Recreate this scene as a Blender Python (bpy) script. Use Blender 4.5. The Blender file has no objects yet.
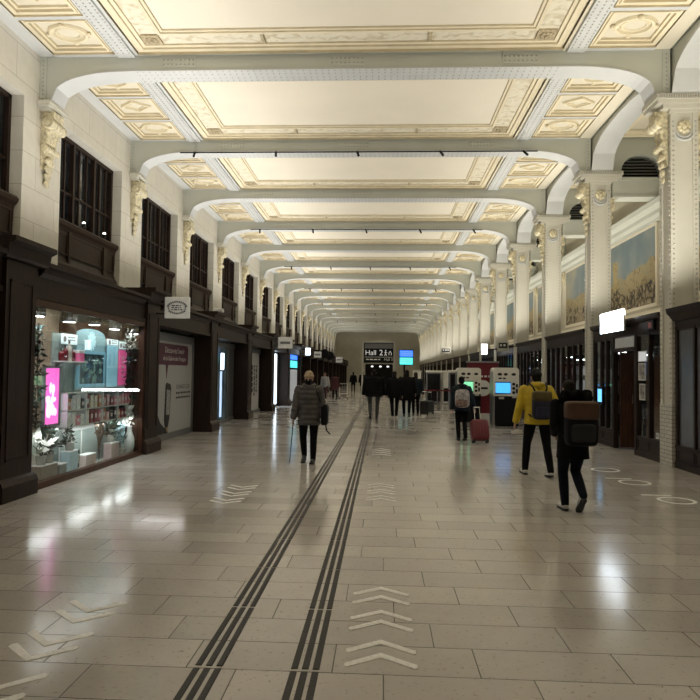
import bpy, bmesh, math, random
from mathutils import Vector, Matrix
random.seed(7)
S = bpy.context.scene
COL = S.collection
PI = math.pi

# ------------------------------------------------------------------ objects
class MB:
    """collects geometry; build() links it as ONE mesh object"""
    def __init__(s): s.v=[]; s.f=[]; s.m=[]; s.mi=0
    def add(s, vs, fs):
        b=len(s.v); s.v.extend([tuple(v) for v in vs])
        for f in fs: s.f.append(tuple(b+i for i in f)); s.m.append(s.mi)
        return s
    def box(s,x0,x1,y0,y1,z0,z1):
        return s.add([(x0,y0,z0),(x1,y0,z0),(x1,y1,z0),(x0,y1,z0),(x0,y0,z1),(x1,y0,z1),(x1,y1,z1),(x0,y1,z1)],
              [(3,2,1,0),(4,5,6,7),(0,1,5,4),(1,2,6,5),(2,3,7,6),(3,0,4,7)])
    def cbox(s,x0,x1,y0,y1,z0,z1,c=.01):
        """box with chamfered edges"""
        vs=[]
        for (x,sx) in ((x0,1),(x1,-1)):
            for (y,sy) in ((y0,1),(y1,-1)):
                for (z,sz) in ((z0,1),(z1,-1)):
                    vs+= [(x+sx*c,y+sy*c,z),(x+sx*c,y,z+sz*c),(x,y+sy*c,z+sz*c)]
        bm=bmesh.new()
        for v in vs: bm.verts.new(v)
        r=bmesh.ops.convex_hull(bm,input=list(bm.verts))
        bm.verts.ensure_lookup_table(); bm.verts.index_update()
        s.add([v.co[:] for v in bm.verts],[[v.index for v in f.verts] for f in bm.faces]); bm.free(); return s
    def quad(s,a,b,c,d): return s.add([a,b,c,d],[(0,1,2,3)])
    def prism(s,poly,axis,a,b):
        """poly: 2-D points; axis 'x': (y,z), 'y': (x,z), 'z': (x,y)"""
        def P(p,t):
            return (t,p[0],p[1]) if axis=='x' else ((p[0],t,p[1]) if axis=='y' else (p[0],p[1],t))
        n=len(poly)
        vs=[P(p,a) for p in poly]+[P(p,b) for p in poly]
        return s.add(vs,[tuple(range(n))[::-1],tuple(range(n,2*n))]+[(i,(i+1)%n,n+(i+1)%n,n+i) for i in range(n)])
    def tube(s,pts,r,n=8,caps=True):
        pts=[Vector(p) for p in pts]; rs=r if isinstance(r,(list,tuple)) else [r]*len(pts)
        rings=[]; prev=None
        for i,p in enumerate(pts):
            d=(pts[min(i+1,len(pts)-1)]-pts[max(i-1,0)]).normalized()
            if prev is None:
                a=Vector((0,0,1)) if abs(d.z)<.9 else Vector((0,1,0))
                u=d.cross(a).normalized()
            else:
                u=(prev-d*prev.dot(d)).normalized()
            prev=u; w=d.cross(u)
            rings.append([p+(u*math.cos(2*PI*k/n)+w*math.sin(2*PI*k/n))*rs[i] for k in range(n)])
        return s.rings(rings,caps)
    def rings(s,rings,caps=True):
        n=len(rings[0]); vs=[p for r in rings for p in r]; fs=[]
        for i in range(len(rings)-1):
            for k in range(n):
                fs.append((i*n+k,i*n+(k+1)%n,(i+1)*n+(k+1)%n,(i+1)*n+k))
        if caps: fs.append(tuple(range(n))[::-1]); fs.append(tuple(range((len(rings)-1)*n,len(rings)*n)))
        return s.add(vs,fs)
    def loft(s,rs,n=20,ex=1.0):
        """horizontal rings (cx,cy,cz,rx,ry); ex<1 squarer"""
        R=[]
        for (cx,cy,cz,rx,ry) in rs:
            ring=[]
            for k in range(n):
                c,q=math.cos(2*PI*k/n),math.sin(2*PI*k/n)
                ring.append((cx+rx*math.copysign(abs(c)**ex,c),cy+ry*math.copysign(abs(q)**ex,q),cz))
            R.append(ring)
        return s.rings(R)
    def limb(s,pts,rs,n=12):
        """tube with rounded ends"""
        pts=[Vector(p) for p in pts]
        d0=(pts[0]-pts[1]).normalized(); d1=(pts[-1]-pts[-2]).normalized()
        P=[pts[0]+d0*rs[0]*q for q in (.98,.7,.4)]+pts+[pts[-1]+d1*rs[-1]*q for q in (.4,.7,.98)]
        Rr=[rs[0]*q for q in (.2,.714,.916)]+list(rs)+[rs[-1]*q for q in (.916,.714,.2)]
        return s.tube(P,Rr,n)
    def ell(s,c,a,nu=14,nv=9,e=1.0,rot=None):
        """(super)ellipsoid"""
        def sp(t,e): return math.copysign(abs(t)**e,t)
        c=Vector(c); R=[]
        for j in range(nv+1):
            t=-PI/2+PI*j/nv; t=max(-PI/2+.06,min(PI/2-.06,t))
            ring=[]
            for i in range(nu):
                u=2*PI*i/nu
                p=Vector((a[0]*sp(math.cos(t),e)*sp(math.cos(u),e),a[1]*sp(math.cos(t),e)*sp(math.sin(u),e),a[2]*sp(math.sin(t),e)))
                if rot is not None: p=rot@p
                ring.append(c+p)
            R.append(ring)
        return s.rings(R)
    def lathe(s,prof,c,n=16,axis='z'):
        R=[]
        for (r,h) in prof:
            ring=[]
            for k in range(n):
                a,b=r*math.cos(2*PI*k/n),r*math.sin(2*PI*k/n)
                p=(a,b,h) if axis=='z' else ((h,a,b) if axis=='x' else (b,h,a))
                ring.append((c[0]+p[0],c[1]+p[1],c[2]+p[2]))
            R.append(ring)
        return s.rings(R)
    def frame_ring(s,x0,x1,y0,y1,prof,mis=None,fill=True):
        """nested rectangles in XY; prof (inset,z)"""
        R=[[(x0+i,y0+i,z),(x1-i,y0+i,z),(x1-i,y1-i,z),(x0+i,y1-i,z)] for i,z in prof]
        for j in range(len(R)-1):
            if mis: s.mi=mis[j]
            vs=R[j]+R[j+1]
            s.add(vs,[(k,4+k,4+(k+1)%4,(k+1)%4) for k in range(4)])
        if fill:
            if mis: s.mi=mis[-1]
            s.add(R[-1],[(3,2,1,0)])
        return s
    def text(s,body,size,M,align='CENTER',depth=.0):
        cu=bpy.data.curves.new('t','FONT'); cu.body=body; cu.size=size; cu.align_x=align; cu.align_y='CENTER'; cu.extrude=depth; cu.resolution_u=3
        o=bpy.data.objects.new('t',cu); COL.objects.link(o)
        bpy.context.view_layer.update()
        me=bpy.data.meshes.new_from_object(o.evaluated_get(bpy.context.evaluated_depsgraph_get()))
        s.add([M@v.co for v in me.vertices],[tuple(p.vertices) for p in me.polygons])
        bpy.data.objects.remove(o); bpy.data.meshes.remove(me); bpy.data.curves.remove(cu); return s
    def xf(s,M):
        s.v=[tuple(M@Vector(v)) for v in s.v]; return s
    def build(s,name,mats,parent=None,smooth=False,world=True,loc=None,fix=True):
        off=Vector((0,0,0))
        if parent is not None and world:
            q=parent
            while q is not None: off+=q.location; q=q.parent
        if loc is not None: off=off+Vector(loc)
        me=bpy.data.meshes.new(name)
        me.from_pydata([(v[0]-off.x,v[1]-off.y,v[2]-off.z) for v in s.v],[],s.f)
        if not isinstance(mats,(list,tuple)): mats=[mats]
        for m in mats: me.materials.append(m)
        for p,i in zip(me.polygons,s.m): p.material_index=min(i,len(mats)-1); p.use_smooth=smooth
        if fix:
            bm=bmesh.new(); bm.from_mesh(me); bmesh.ops.recalc_face_normals(bm,faces=bm.faces); bm.to_mesh(me); bm.free()
        me.update()
        o=bpy.data.objects.new(name,me); COL.objects.link(o)
        if parent is not None: o.parent=parent
        if loc is not None: o.location=loc
        return o
    def blob(s,name,mat,parent=None,voxel=.012,smooth=2,loc=None,mats=None):
        """remesh everything collected into one continuous surface"""
        me=bpy.data.meshes.new('b'); me.from_pydata(s.v,[],s.f)
        bm=bmesh.new(); bm.from_mesh(me); bmesh.ops.recalc_face_normals(bm,faces=bm.faces); bm.to_mesh(me); bm.free()
        o=bpy.data.objects.new('b',me); COL.objects.link(o)
        r=o.modifiers.new('r','REMESH'); r.mode='VOXEL'; r.voxel_size=voxel
        if smooth:
            q=o.modifiers.new('s','SMOOTH'); q.factor=.5; q.iterations=smooth
        bpy.context.view_layer.update()
        m2=bpy.data.meshes.new_from_object(o.evaluated_get(bpy.context.evaluated_depsgraph_get()))
        bpy.data.objects.remove(o); bpy.data.meshes.remove(me)
        m2.name=name; m2.materials.clear(); m2.materials.append(mat)
        for p in m2.polygons: p.use_smooth=True; p.material_index=0
        o=bpy.data.objects.new(name,m2); COL.objects.link(o)
        if parent is not None: o.parent=parent
        if loc is not None: o.location=loc
        return o

def tag(o,label=None,cat=None,group=None,kind=None):
    if label: o['label']=label
    if cat: o['category']=cat
    if group: o['group']=group
    if kind: o['kind']=kind
    return o
def thing(name,label,cat,loc=(0,0,0),rz=0,group=None):
    o=bpy.data.objects.new(name,None); COL.objects.link(o); o.empty_display_size=.1
    o.location=loc; o.rotation_euler=(0,0,rz)
    return tag(o,label,cat,group,'thing')
def struct(o,label=None):
    o['kind']='structure'
    if label: o['label']=label
    return o
def dup(root,loc=None,rz=None,label=None,group=None):
    kids={}
    for o in list(COL.objects):
        if o.parent is not None: kids.setdefault(o.parent.name,[]).append(o)
    def cp(o,par):
        c=o.copy(); COL.objects.link(c)
        if par is not None: c.parent=par
        for ch in kids.get(o.name,[]): cp(ch,c)
        return c
    r=cp(root,None)
    if loc is not None: r.location=loc
    if rz is not None: r.rotation_euler=(0,0,rz)
    if label: r['label']=label
    if group: r['group']=group
    return r
ORD=['first','second','third','fourth','fifth','sixth','seventh','eighth','ninth','tenth','eleventh','twelfth','thirteenth',
     'fourteenth','fifteenth','sixteenth','seventeenth','eighteenth','nineteenth','twentieth','twenty-first','twenty-second']

# text planes: x' to the reader's right, y' up
def face_cam(x,y,z): return Matrix(((1,0,0,x),(0,0,-1,y),(0,1,0,z),(0,0,0,1)))        # normal -Y
def face_east(x,y,z): return Matrix(((0,0,1,x),(1,0,0,y),(0,1,0,z),(0,0,0,1)))       # normal +X, reads along +Y
def face_west(x,y,z): return Matrix(((0,0,-1,x),(-1,0,0,y),(0,1,0,z),(0,0,0,1)))     # normal -X, reads along -Y
def on_floor(x,y,z): return Matrix(((1,0,0,x),(0,1,0,y),(0,0,1,z),(0,0,0,1)))

# ------------------------------------------------------------------ materials
def nt(name):
    m=bpy.data.materials.new(name); m.use_nodes=True
    return m,m.node_tree,m.node_tree.nodes,m.node_tree.links,m.node_tree.nodes['Principled BSDF']
def mat(name,c,rough=.5,metal=0,var=.12,scale=6,bump=0,bscale=40,emit=None,es=0,coat=0,spec=.5):
    """plain procedural material: base colour broken by noise, optional bump"""
    m,t,N,L,B=nt(name)
    tc=N.new('ShaderNodeTexCoord')
    no=N.new('ShaderNodeTexNoise'); no.inputs['Scale'].default_value=scale; no.inputs['Detail'].default_value=4
    L.new(tc.outputs['Object'],no.inputs['Vector'])
    cr=N.new('ShaderNodeValToRGB'); cr.color_ramp.elements[0].position=.3; cr.color_ramp.elements[1].position=.7
    cr.color_ramp.elements[0].color=(*[max(0,q*(1-var)) for q in c],1); cr.color_ramp.elements[1].color=(*[min(1,q*(1+var)) for q in c],1)
    L.new(no.outputs['Fac'],cr.inputs[0]); L.new(cr.outputs[0],B.inputs['Base Color'])
    B.inputs['Roughness'].default_value=rough; B.inputs['Metallic'].default_value=metal
    B.inputs['Specular IOR Level'].default_value=spec; B.inputs['Coat Weight'].default_value=coat
    if emit: B.inputs['Emission Color'].default_value=(*emit,1); B.inputs['Emission Strength'].default_value=es
    if bump:
        b=N.new('ShaderNodeBump'); b.inputs['Strength'].default_value=bump; b.inputs['Distance'].default_value=.02
        n2=N.new('ShaderNodeTexNoise'); n2.inputs['Scale'].default_value=bscale; n2.inputs['Detail'].default_value=3
        L.new(tc.outputs['Object'],n2.inputs['Vector']); L.new(n2.outputs['Fac'],b.inputs['Height']); L.new(b.outputs[0],B.inputs['Normal'])
    return m
def glow(name,c,s): return mat(name,c,.4,emit=c,es=s,var=.02)
def math_node(N,L,op,a,b=None):
    n=N.new('ShaderNodeMath'); n.operation=op
    for i,q in enumerate((a,b)):
        if q is None: continue
        if isinstance(q,(int,float)): n.inputs[i].default_value=q
        else: L.new(q,n.inputs[i])
    return n.outputs[0]
def glass(name,tint=(.9,.95,.95),refl=.1,rough=.02):
    m=bpy.data.materials.new(name); m.use_nodes=True; t=m.node_tree; N,L=t.nodes,t.links; N.clear()
    o=N.new('ShaderNodeOutputMaterial'); mx=N.new('ShaderNodeMixShader'); tr=N.new('ShaderNodeBsdfTransparent'); gl=N.new('ShaderNodeBsdfGlossy')
    fr=N.new('ShaderNodeLayerWeight'); fr.inputs[0].default_value=.5
    f=math_node(N,L,'ADD',math_node(N,L,'MULTIPLY',math_node(N,L,'POWER',fr.outputs['Facing'],4),.5),refl)
    no=N.new('ShaderNodeTexNoise'); no.inputs['Scale'].default_value=2
    r=math_node(N,L,'MULTIPLY',no.outputs['Fac'],rough*2); L.new(r,gl.inputs['Roughness'])
    tr.inputs[0].default_value=(*tint,1); gl.inputs[0].default_value=(.9,.9,.9,1)
    L.new(f,mx.inputs[0]); L.new(tr.outputs[0],mx.inputs[1]); L.new(gl.outputs[0],mx.inputs[2]); L.new(mx.outputs[0],o.inputs[0])
    return m

def floor_mat():
    m,t,N,L,B=nt('polished_stone_tiles')
    g=N.new('ShaderNodeNewGeometry'); sp=N.new('ShaderNodeSeparateXYZ'); L.new(g.outputs['Position'],sp.inputs[0])
    X,Y=sp.outputs[0],sp.outputs[1]
    M=lambda op,a,b=None: math_node(N,L,op,a,b)
    ry=M('DIVIDE',M('ADD',Y,.14),.378); row=M('FLOOR',ry); fy=M('SUBTRACT',ry,row)
    wn=N.new('ShaderNodeTexWhiteNoise'); wn.noise_dimensions='1D'; L.new(row,wn.inputs['W'])
    ux=M('DIVIDE',M('ADD',M('ADD',X,M('MULTIPLY',row,.27)),M('MULTIPLY',wn.outputs['Value'],.12)),.84)
    cx=M('FLOOR',ux); fx=M('SUBTRACT',ux,cx)
    ey=M('MULTIPLY',M('MINIMUM',fy,M('SUBTRACT',1,fy)),.378); ex=M('MULTIPLY',M('MINIMUM',fx,M('SUBTRACT',1,fx)),.84)
    e=M('MINIMUM',ex,ey)
    mr=N.new('ShaderNodeMapRange'); mr.inputs['From Min'].default_value=.0018; mr.inputs['From Max'].default_value=.0045; L.new(e,mr.inputs[0])
    joint=mr.outputs[0]
    cb=N.new('ShaderNodeCombineXYZ'); L.new(cx,cb.inputs[0]); L.new(row,cb.inputs[1])
    w2=N.new('ShaderNodeTexWhiteNoise'); w2.noise_dimensions='2D'; L.new(cb.outputs[0],w2.inputs['Vector'])
    n1=N.new('ShaderNodeTexNoise'); n1.inputs['Scale'].default_value=7; n1.inputs['Detail'].default_value=6; L.new(g.outputs['Position'],n1.inputs['Vector'])
    n2=N.new('ShaderNodeTexNoise'); n2.inputs['Scale'].default_value=28; n2.inputs['Detail'].default_value=4; n2.inputs['Roughness'].default_value=.7; L.new(g.outputs['Position'],n2.inputs['Vector'])
    pit=N.new('ShaderNodeMapRange'); pit.inputs['From Min'].default_value=.34; pit.inputs['From Max'].default_value=.40; L.new(n2.outputs['Fac'],pit.inputs[0])
    fac=M('ADD',M('MULTIPLY',w2.outputs['Value'],.6),M('MULTIPLY',n1.outputs['Fac'],.4))
    cr=N.new('ShaderNodeValToRGB'); e0,e1=cr.color_ramp.elements
    e0.color=(.43,.40,.378,1); e1.color=(.58,.54,.51,1); L.new(fac,cr.inputs[0])
    mx=N.new('ShaderNodeMix'); mx.data_type='RGBA'; mx.inputs['A'].default_value=(.045,.038,.03,1); L.new(joint,mx.inputs['Factor']); L.new(cr.outputs[0],mx.inputs['B'])
    m3=N.new('ShaderNodeMix'); m3.data_type='RGBA'; m3.inputs['A'].default_value=(.33,.29,.25,1); L.new(pit.outputs[0],m3.inputs['Factor']); L.new(mx.outputs['Result'],m3.inputs['B'])
    L.new(m3.outputs['Result'],B.inputs['Base Color'])
    n3=N.new('ShaderNodeTexNoise'); n3.inputs['Scale'].default_value=1.3; L.new(g.outputs['Position'],n3.inputs['Vector'])
    ro=M('ADD',M('ADD',.09,M('MULTIPLY',n3.outputs['Fac'],.07)),M('MULTIPLY',w2.outputs['Value'],.05)); L.new(ro,B.inputs['Roughness'])
    B.inputs['Specular IOR Level'].default_value=.5
    b=N.new('ShaderNodeBump'); b.inputs['Strength'].default_value=.25; b.inputs['Distance'].default_value=.003
    L.new(M('MULTIPLY',joint,M('ADD',.9,M('MULTIPLY',n1.outputs['Fac'],.1))),b.inputs['Height']); L.new(b.outputs[0],B.inputs['Normal'])
    return m

def block_mat(name,c1,c2,mortar,w,h,axis='yz',msize=.004,rough=.6,off=.5,scale=1.0,bump=.3):
    m,t,N,L,B=nt(name)
    g=N.new('ShaderNodeTexCoord'); sp=N.new('ShaderNodeSeparateXYZ'); L.new(g.outputs['Object'],sp.inputs[0])
    cb=N.new('ShaderNodeCombineXYZ')
    if axis=='yz': L.new(math_node(N,L,'ADD',sp.outputs[1],sp.outputs[0]),cb.inputs[0])
    else: L.new(sp.outputs[0],cb.inputs[0])
    L.new(sp.outputs[2],cb.inputs[1])
    br=N.new('ShaderNodeTexBrick'); br.inputs['Color1'].default_value=(*c1,1); br.inputs['Color2'].default_value=(*c2,1); br.inputs['Mortar'].default_value=(*mortar,1)
    br.inputs['Scale'].default_value=1; br.inputs['Brick Width'].default_value=w; br.inputs['Row Height'].default_value=h; br.inputs['Mortar Size'].default_value=msize; br.offset=off
    L.new(cb.outputs[0],br.inputs['Vector'])
    no=N.new('ShaderNodeTexNoise'); no.inputs['Scale'].default_value=5; no.inputs['Detail'].default_value=5; L.new(g.outputs['Object'],no.inputs['Vector'])
    mx=N.new('ShaderNodeMix'); mx.data_type='RGBA'; mx.blend_type='MULTIPLY'; mx.inputs['Factor'].default_value=.35
    cr=N.new('ShaderNodeValToRGB'); cr.color_ramp.elements[0].color=(.7,.68,.62,1); cr.color_ramp.elements[1].position=.6; L.new(no.outputs['Fac'],cr.inputs[0])
    L.new(br.outputs['Color'],mx.inputs['A']); L.new(cr.outputs[0],mx.inputs['B']); L.new(mx.outputs['Result'],B.inputs['Base Color'])
    B.inputs['Roughness'].default_value=rough
    b=N.new('ShaderNodeBump'); b.inputs['Strength'].default_value=bump; b.inputs['Distance'].default_value=.01; b.invert=True
    L.new(br.outputs['Fac'],b.inputs['Height']); L.new(b.outputs[0],B.inputs['Normal'])
    return m

def wood_mat(name,c,rough=.4):
    m,t,N,L,B=nt(name)
    tc=N.new('ShaderNodeTexCoord'); mp=N.new('ShaderNodeMapping'); mp.inputs['Scale'].default_value=(9,9,.8); L.new(tc.outputs['Object'],mp.inputs[0])
    no=N.new('ShaderNodeTexNoise'); no.inputs['Scale'].default_value=3; no.inputs['Detail'].default_value=6; no.inputs['Distortion'].default_value=1.2; L.new(mp.outputs[0],no.inputs['Vector'])
    cr=N.new('ShaderNodeValToRGB'); cr.color_ramp.elements[0].color=(*[q*.55 for q in c],1); cr.color_ramp.elements[1].color=(*[q*1.35 for q in c],1)
    cr.color_ramp.elements[0].position=.3; cr.color_ramp.elements[1].position=.72
    L.new(no.outputs['Fac'],cr.inputs[0]); L.new(cr.outputs[0],B.inputs['Base Color']); B.inputs['Roughness'].default_value=rough; B.inputs['Specular IOR Level'].default_value=.22
    b=N.new('ShaderNodeBump'); b.inputs['Strength'].default_value=.08; L.new(no.outputs['Fac'],b.inputs['Height']); L.new(b.outputs[0],B.inputs['Normal'])
    return m

def ornament_mat(name,c,c2):
    """cast plaster band of scrolling leaves"""
    m,t,N,L,B=nt(name)
    tc=N.new('ShaderNodeTexCoord')
    v=N.new('ShaderNodeTexVoronoi'); v.feature='SMOOTH_F1'; v.inputs['Scale'].default_value=7; L.new(tc.outputs['Object'],v.inputs['Vector'])
    w=N.new('ShaderNodeTexWave'); w.wave_type='RINGS'; w.inputs['Scale'].default_value=3.1; w.inputs['Distortion'].default_value=9; w.inputs['Detail'].default_value=2; L.new(tc.outputs['Object'],w.inputs['Vector'])
    h=math_node(N,L,'ADD',math_node(N,L,'MULTIPLY',v.outputs['Distance'],.8),math_node(N,L,'MULTIPLY',w.outputs['Fac'],.6))
    cr=N.new('ShaderNodeValToRGB'); cr.color_ramp.elements[0].color=(*c2,1); cr.color_ramp.elements[1].color=(*c,1); cr.color_ramp.elements[0].position=.25; cr.color_ramp.elements[1].position=.6
    L.new(h,cr.inputs[0]); L.new(cr.outputs[0],B.inputs['Base Color']); B.inputs['Roughness'].default_value=.65
    b=N.new('ShaderNodeBump'); b.inputs['Strength'].default_value=.7; b.inputs['Distance'].default_value=.03; L.new(h,b.inputs['Height']); L.new(b.outputs[0],B.inputs['Normal'])
    return m

def mural_mat(name,seed,tower):
    """generic painted landscape: pale blue sky, sandy hills, a busy ochre foreground"""
    m,t,N,L,B=nt(name)
    tc=N.new('ShaderNodeTexCoord'); mp=N.new('ShaderNodeMapping'); mp.inputs['Location'].default_value=(seed*3.1,seed*7.3,0); L.new(tc.outputs['Object'],mp.inputs[0])
    sp=N.new('ShaderNodeSeparateXYZ'); L.new(tc.outputs['Object'],sp.inputs[0])
    M=lambda op,a,b=None: math_node(N,L,op,a,b)
    n=N.new('ShaderNodeTexNoise'); n.inputs['Scale'].default_value=.9; n.inputs['Detail'].default_value=6; L.new(mp.outputs[0],n.inputs['Vector'])
    n2=N.new('ShaderNodeTexNoise'); n2.inputs['Scale'].default_value=4; n2.inputs['Detail'].default_value=6; n2.inputs['Distortion'].default_value=1.5; L.new(mp.outputs[0],n2.inputs['Vector'])
    vo=N.new('ShaderNodeTexVoronoi'); vo.inputs['Scale'].default_value=5.5; L.new(mp.outputs[0],vo.inputs['Vector'])
    def ramp(src,els):
        r=N.new('ShaderNodeValToRGB'); e=r.color_ramp.elements
        while len(e)<len(els): e.new(.5)
        for q,(p,c) in zip(e,els): q.position=p; q.color=(*c,1)
        L.new(src,r.inputs[0]); return r.outputs[0]
    def mix(f,a,b):
        x=N.new('ShaderNodeMix'); x.data_type='RGBA'; L.new(f,x.inputs['Factor']); L.new(a,x.inputs['A']); L.new(b,x.inputs['B']); return x.outputs['Result']
    sky=ramp(n.outputs['Fac'],[(.3,(.16,.21,.23)),(.5,(.23,.27,.27)),(.7,(.36,.34,.27))])
    hill=ramp(n2.outputs['Fac'],[(.3,(.16,.13,.07)),(.5,(.36,.29,.16)),(.7,(.25,.26,.19))])
    wv=N.new('ShaderNodeTexWave'); wv.inputs['Scale'].default_value=2.2; wv.inputs['Distortion'].default_value=11; wv.inputs['Detail'].default_value=3; wv.inputs['Detail Scale'].default_value=1.6; L.new(mp.outputs[0],wv.inputs['Vector'])
    fg=ramp(M('ADD',M('MULTIPLY',wv.outputs['Fac'],.7),M('MULTIPLY',n2.outputs['Fac'],.4)),[(.25,(.05,.045,.035)),(.42,(.20,.15,.08)),(.6,(.36,.29,.17)),(.72,(.12,.12,.11)),(.9,(.40,.34,.22))])
    hz=M('ADD',M('ADD',sp.outputs[2],M('MULTIPLY',n.outputs['Fac'],-.8)),M('MULTIPLY',sp.outputs[1],.13))
    f1=M('MINIMUM',M('MAXIMUM',M('MULTIPLY',M('ADD',hz,-.78),14),0),1)
    c=mix(f1,hill,sky)
    if tower:
        d=M('MULTIPLY',M('LESS_THAN',M('ABSOLUTE',M('ADD',sp.outputs[1],-tower)),.17),M('LESS_THAN',sp.outputs[2],1.72))
        d2=M('MULTIPLY',M('LESS_THAN',M('ABSOLUTE',M('ADD',sp.outputs[1],-tower)),.24),M('MULTIPLY',M('LESS_THAN',sp.outputs[2],1.6),M('GREATER_THAN',sp.outputs[2],1.48)))
        c=mix(M('MAXIMUM',d,d2),c,ramp(n2.outputs['Fac'],[(.3,(.28,.22,.11)),(.7,(.48,.39,.2))]))
    f2=M('MINIMUM',M('MAXIMUM',M('MULTIPLY',M('SUBTRACT',M('ADD',M('MULTIPLY',n.outputs['Fac'],.9),.32),sp.outputs[2]),12),0),1)
    c=mix(f2,c,fg)
    L.new(c,B.inputs['Base Color']); B.inputs['Roughness'].default_value=.7
    return m

MT={}
MT['floor']=floor_mat()
MT['stone']=block_mat('pale_stone_blocks',(.69,.665,.60),(.74,.715,.65),(.40,.37,.31),1.5,.66,'yz',.005)
MT['plaster']=mat('end_wall_plaster',(.56,.53,.43),.7,var=.06,scale=1.5,bump=.05)
MT['ceil']=mat('cream_ceiling_paint',(.73,.68,.56),.7,var=.03,scale=1.2)
MT['field']=mat('pale_field_paint',(.83,.775,.66),.7,var=.03,scale=.7)
MT['coffer']=mat('yellow_cream_paint',(.78,.705,.53),.7,var=.05,scale=2)
MT['ochre']=mat('ochre_step_shade',(.60,.52,.36),.6,var=.1,scale=4)  # darker tone on the step faces paints in the moulding's shade
MT['orn']=ornament_mat('cast_leaf_band',(.78,.73,.60),(.62,.55,.40))
MT['iron']=mat('grey_white_iron_paint',(.60,.615,.62),.45,var=.04,scale=2,bump=.03)
MT['column']=mat('warm_column_paint',(.62,.605,.54),.45,var=.04,scale=2,bump=.03)
MT['beam']=mat('grey_green_beam_paint',(.54,.555,.50),.5,var=.04,scale=1)
MT['rivet']=mat('rivet_heads',(.40,.39,.35),.45)
MT['gilt']=mat('cream_gilded_plaster',(.66,.60,.43),.45,var=.35,scale=14,bump=.25,bscale=24)
MT['glazed']=block_mat('white_glazed_bricks',(.55,.54,.48),(.62,.6,.54),(.25,.23,.2),.22,.075,'yz',.005,.25)
MT['wood']=wood_mat('dark_brown_wood',(.030,.017,.012),.45)
MT['wood2']=wood_mat('red_brown_wood',(.075,.034,.02),.35)
MT['wood3']=wood_mat('mid_brown_wood',(.040,.024,.016),.45)
MT['black']=mat('matt_black',(.008,.008,.009),.5,var=.3,spec=.2)
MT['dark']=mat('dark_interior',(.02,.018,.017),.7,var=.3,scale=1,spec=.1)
MT['metal']=mat('brushed_grey_metal',(.4,.4,.4),.3,1,var=.1)
MT['chrome']=mat('bright_metal',(.7,.7,.7),.18,1,var=.05)
MT['glass']=glass('clear_glass',refl=.05)
MT['wglass']=glass('window_glass',(.62,.65,.68),.12,.03)
MT['dglass']=glass('dark_glass',(.28,.29,.3),.12,.03)
MT['tactile']=mat('dark_grey_tactile_rubber',(.022,.021,.020),.55,bump=.2,bscale=90)
MT['sticker']=mat('white_floor_vinyl',(.86,.85,.84),.4,var=.12,scale=30)
MT['white']=mat('white_paint',(.75,.75,.74),.5,var=.03)
MT['offwhite']=mat('off_white_plastic',(.55,.54,.5),.4,var=.05)
MT['grey']=mat('mid_grey_panel',(.16,.165,.175),.35,var=.08,scale=1)
# ------------------------------------------------------------------ the hall
Y0,SP,NB=12.3,4.65,18
def YK(k): return Y0+SP*k
XL,XR,XF=-7.0,5.5,7.5
YEND=YK(NB)-.4
YBACK=-4.0
ZC=8.15
struct(MB().box(-7.6,7.9,YBACK,YEND+.3,-.2,0).build('floor',MT['floor']))
ce=struct(MB().box(-7.6,7.9,YBACK,YEND+.3,ZC,ZC+.2).build('ceiling',MT['ceil']))
struct(MB().box(-7.6,7.9,YBACK-.2,YBACK,0,ZC).build('wall_back',MT['plaster']))
w=MB(); w.box(-7.6,7.9,YEND,YEND+.3,0,ZC); struct(w.build('wall_end',MT['plaster']))
struct(MB().box(XF,XF+.3,YBACK,YEND,0,ZC).build('wall_right',MT['plaster']))
# left wall: pilasters, window recesses, lintels
w=MB(); c=Y0+.2
w.box(-7.75,-7.6,YBACK,YEND,0,ZC)
w.box(-7.6,XL,YBACK,YEND,7.02,ZC)
w.box(-7.6,XL-.02,YBACK,YEND,0,3.7)
for k in range(-3,19):
    y=Y0+.2+SP*k; y0,y1=max(YBACK,y-.72),min(YEND,y+.72)
    if y1>y0: w.box(-7.6,XL,y0,y1,3.7,7.02)
struct(w.build('wall_left',MT['stone']))
# upper windows in the recesses
def make_window(n):
    t=thing('window_%d'%n,None,None,(0,0,0)); t['kind']='structure'; del_keys=[k for k in ('label','category') if k in t]
    hw=1.59; x=-7.3
    m=MB()
    for y in (-hw,hw-.09): m.box(x-.04,x+.06,y,y+.09,4.98,7.01)
    m.box(x-.04,x+.06,-hw,hw,6.93,7.01); m.box(x-.04,x+.06,-hw,hw,4.95,5.06)
    for y in (-.53,.53): m.box(x-.03,x+.07,y-.045,y+.045,5.0,6.99)
    m.box(x-.03,x+.04,-hw,hw,5.72,5.76)
    for y in (-1.24,-.89,-.18,.18,.89,1.24): m.box(x-.02,x+.03,y-.022,y+.022,5.0,6.99)
    m.build('window_frame',MT['wood'],t)
    MB().box(x-.035,x-.025,-hw+.05,hw-.05,5.0,6.99).build('pane',MT['wglass'],t)
    MB().box(-7.59,-7.57,-hw,hw,4.6,7.0).build('grey_backing',MT['grey'],t)  # grey sheet behind the glass stands in for its pale reflection
    # swelling wooden apron under the glass
    prof=[(-7.34,5.02),(-7.07,5.02),(-7.03,4.97),(-7.05,4.9),(-7.11,4.84),(-7.13,4.78),(-7.15,4.2),(-7.12,4.1),(-7.06,4.02),(-7.07,3.92),(-7.13,3.8),(-7.34,3.8)]
    ap=MB().prism(prof,'y',-hw,hw).build('apron',MT['wood3'],t)
    m=MB()
    for a,b in ((-1.5,-.95),(-.85,.85),(.95,1.5)):
        for (p,q,r,s_) in ((a,b,4.72,4.76),(a,b,4.26,4.3),(a,a+.05,4.3,4.72),(b-.05,b,4.3,4.72)): m.box(-7.16,-7.115,p,q,r,s_)
    for y in (-.9,.9): m.box(-7.16,-7.09,y-.06,y+.06,4.1,4.8)
    m.build('apron_moulding',MT['wood3'],ap)
    return t
w0=make_window(1); w0.location=(0,YK(-1)+2.525,0)
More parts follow.
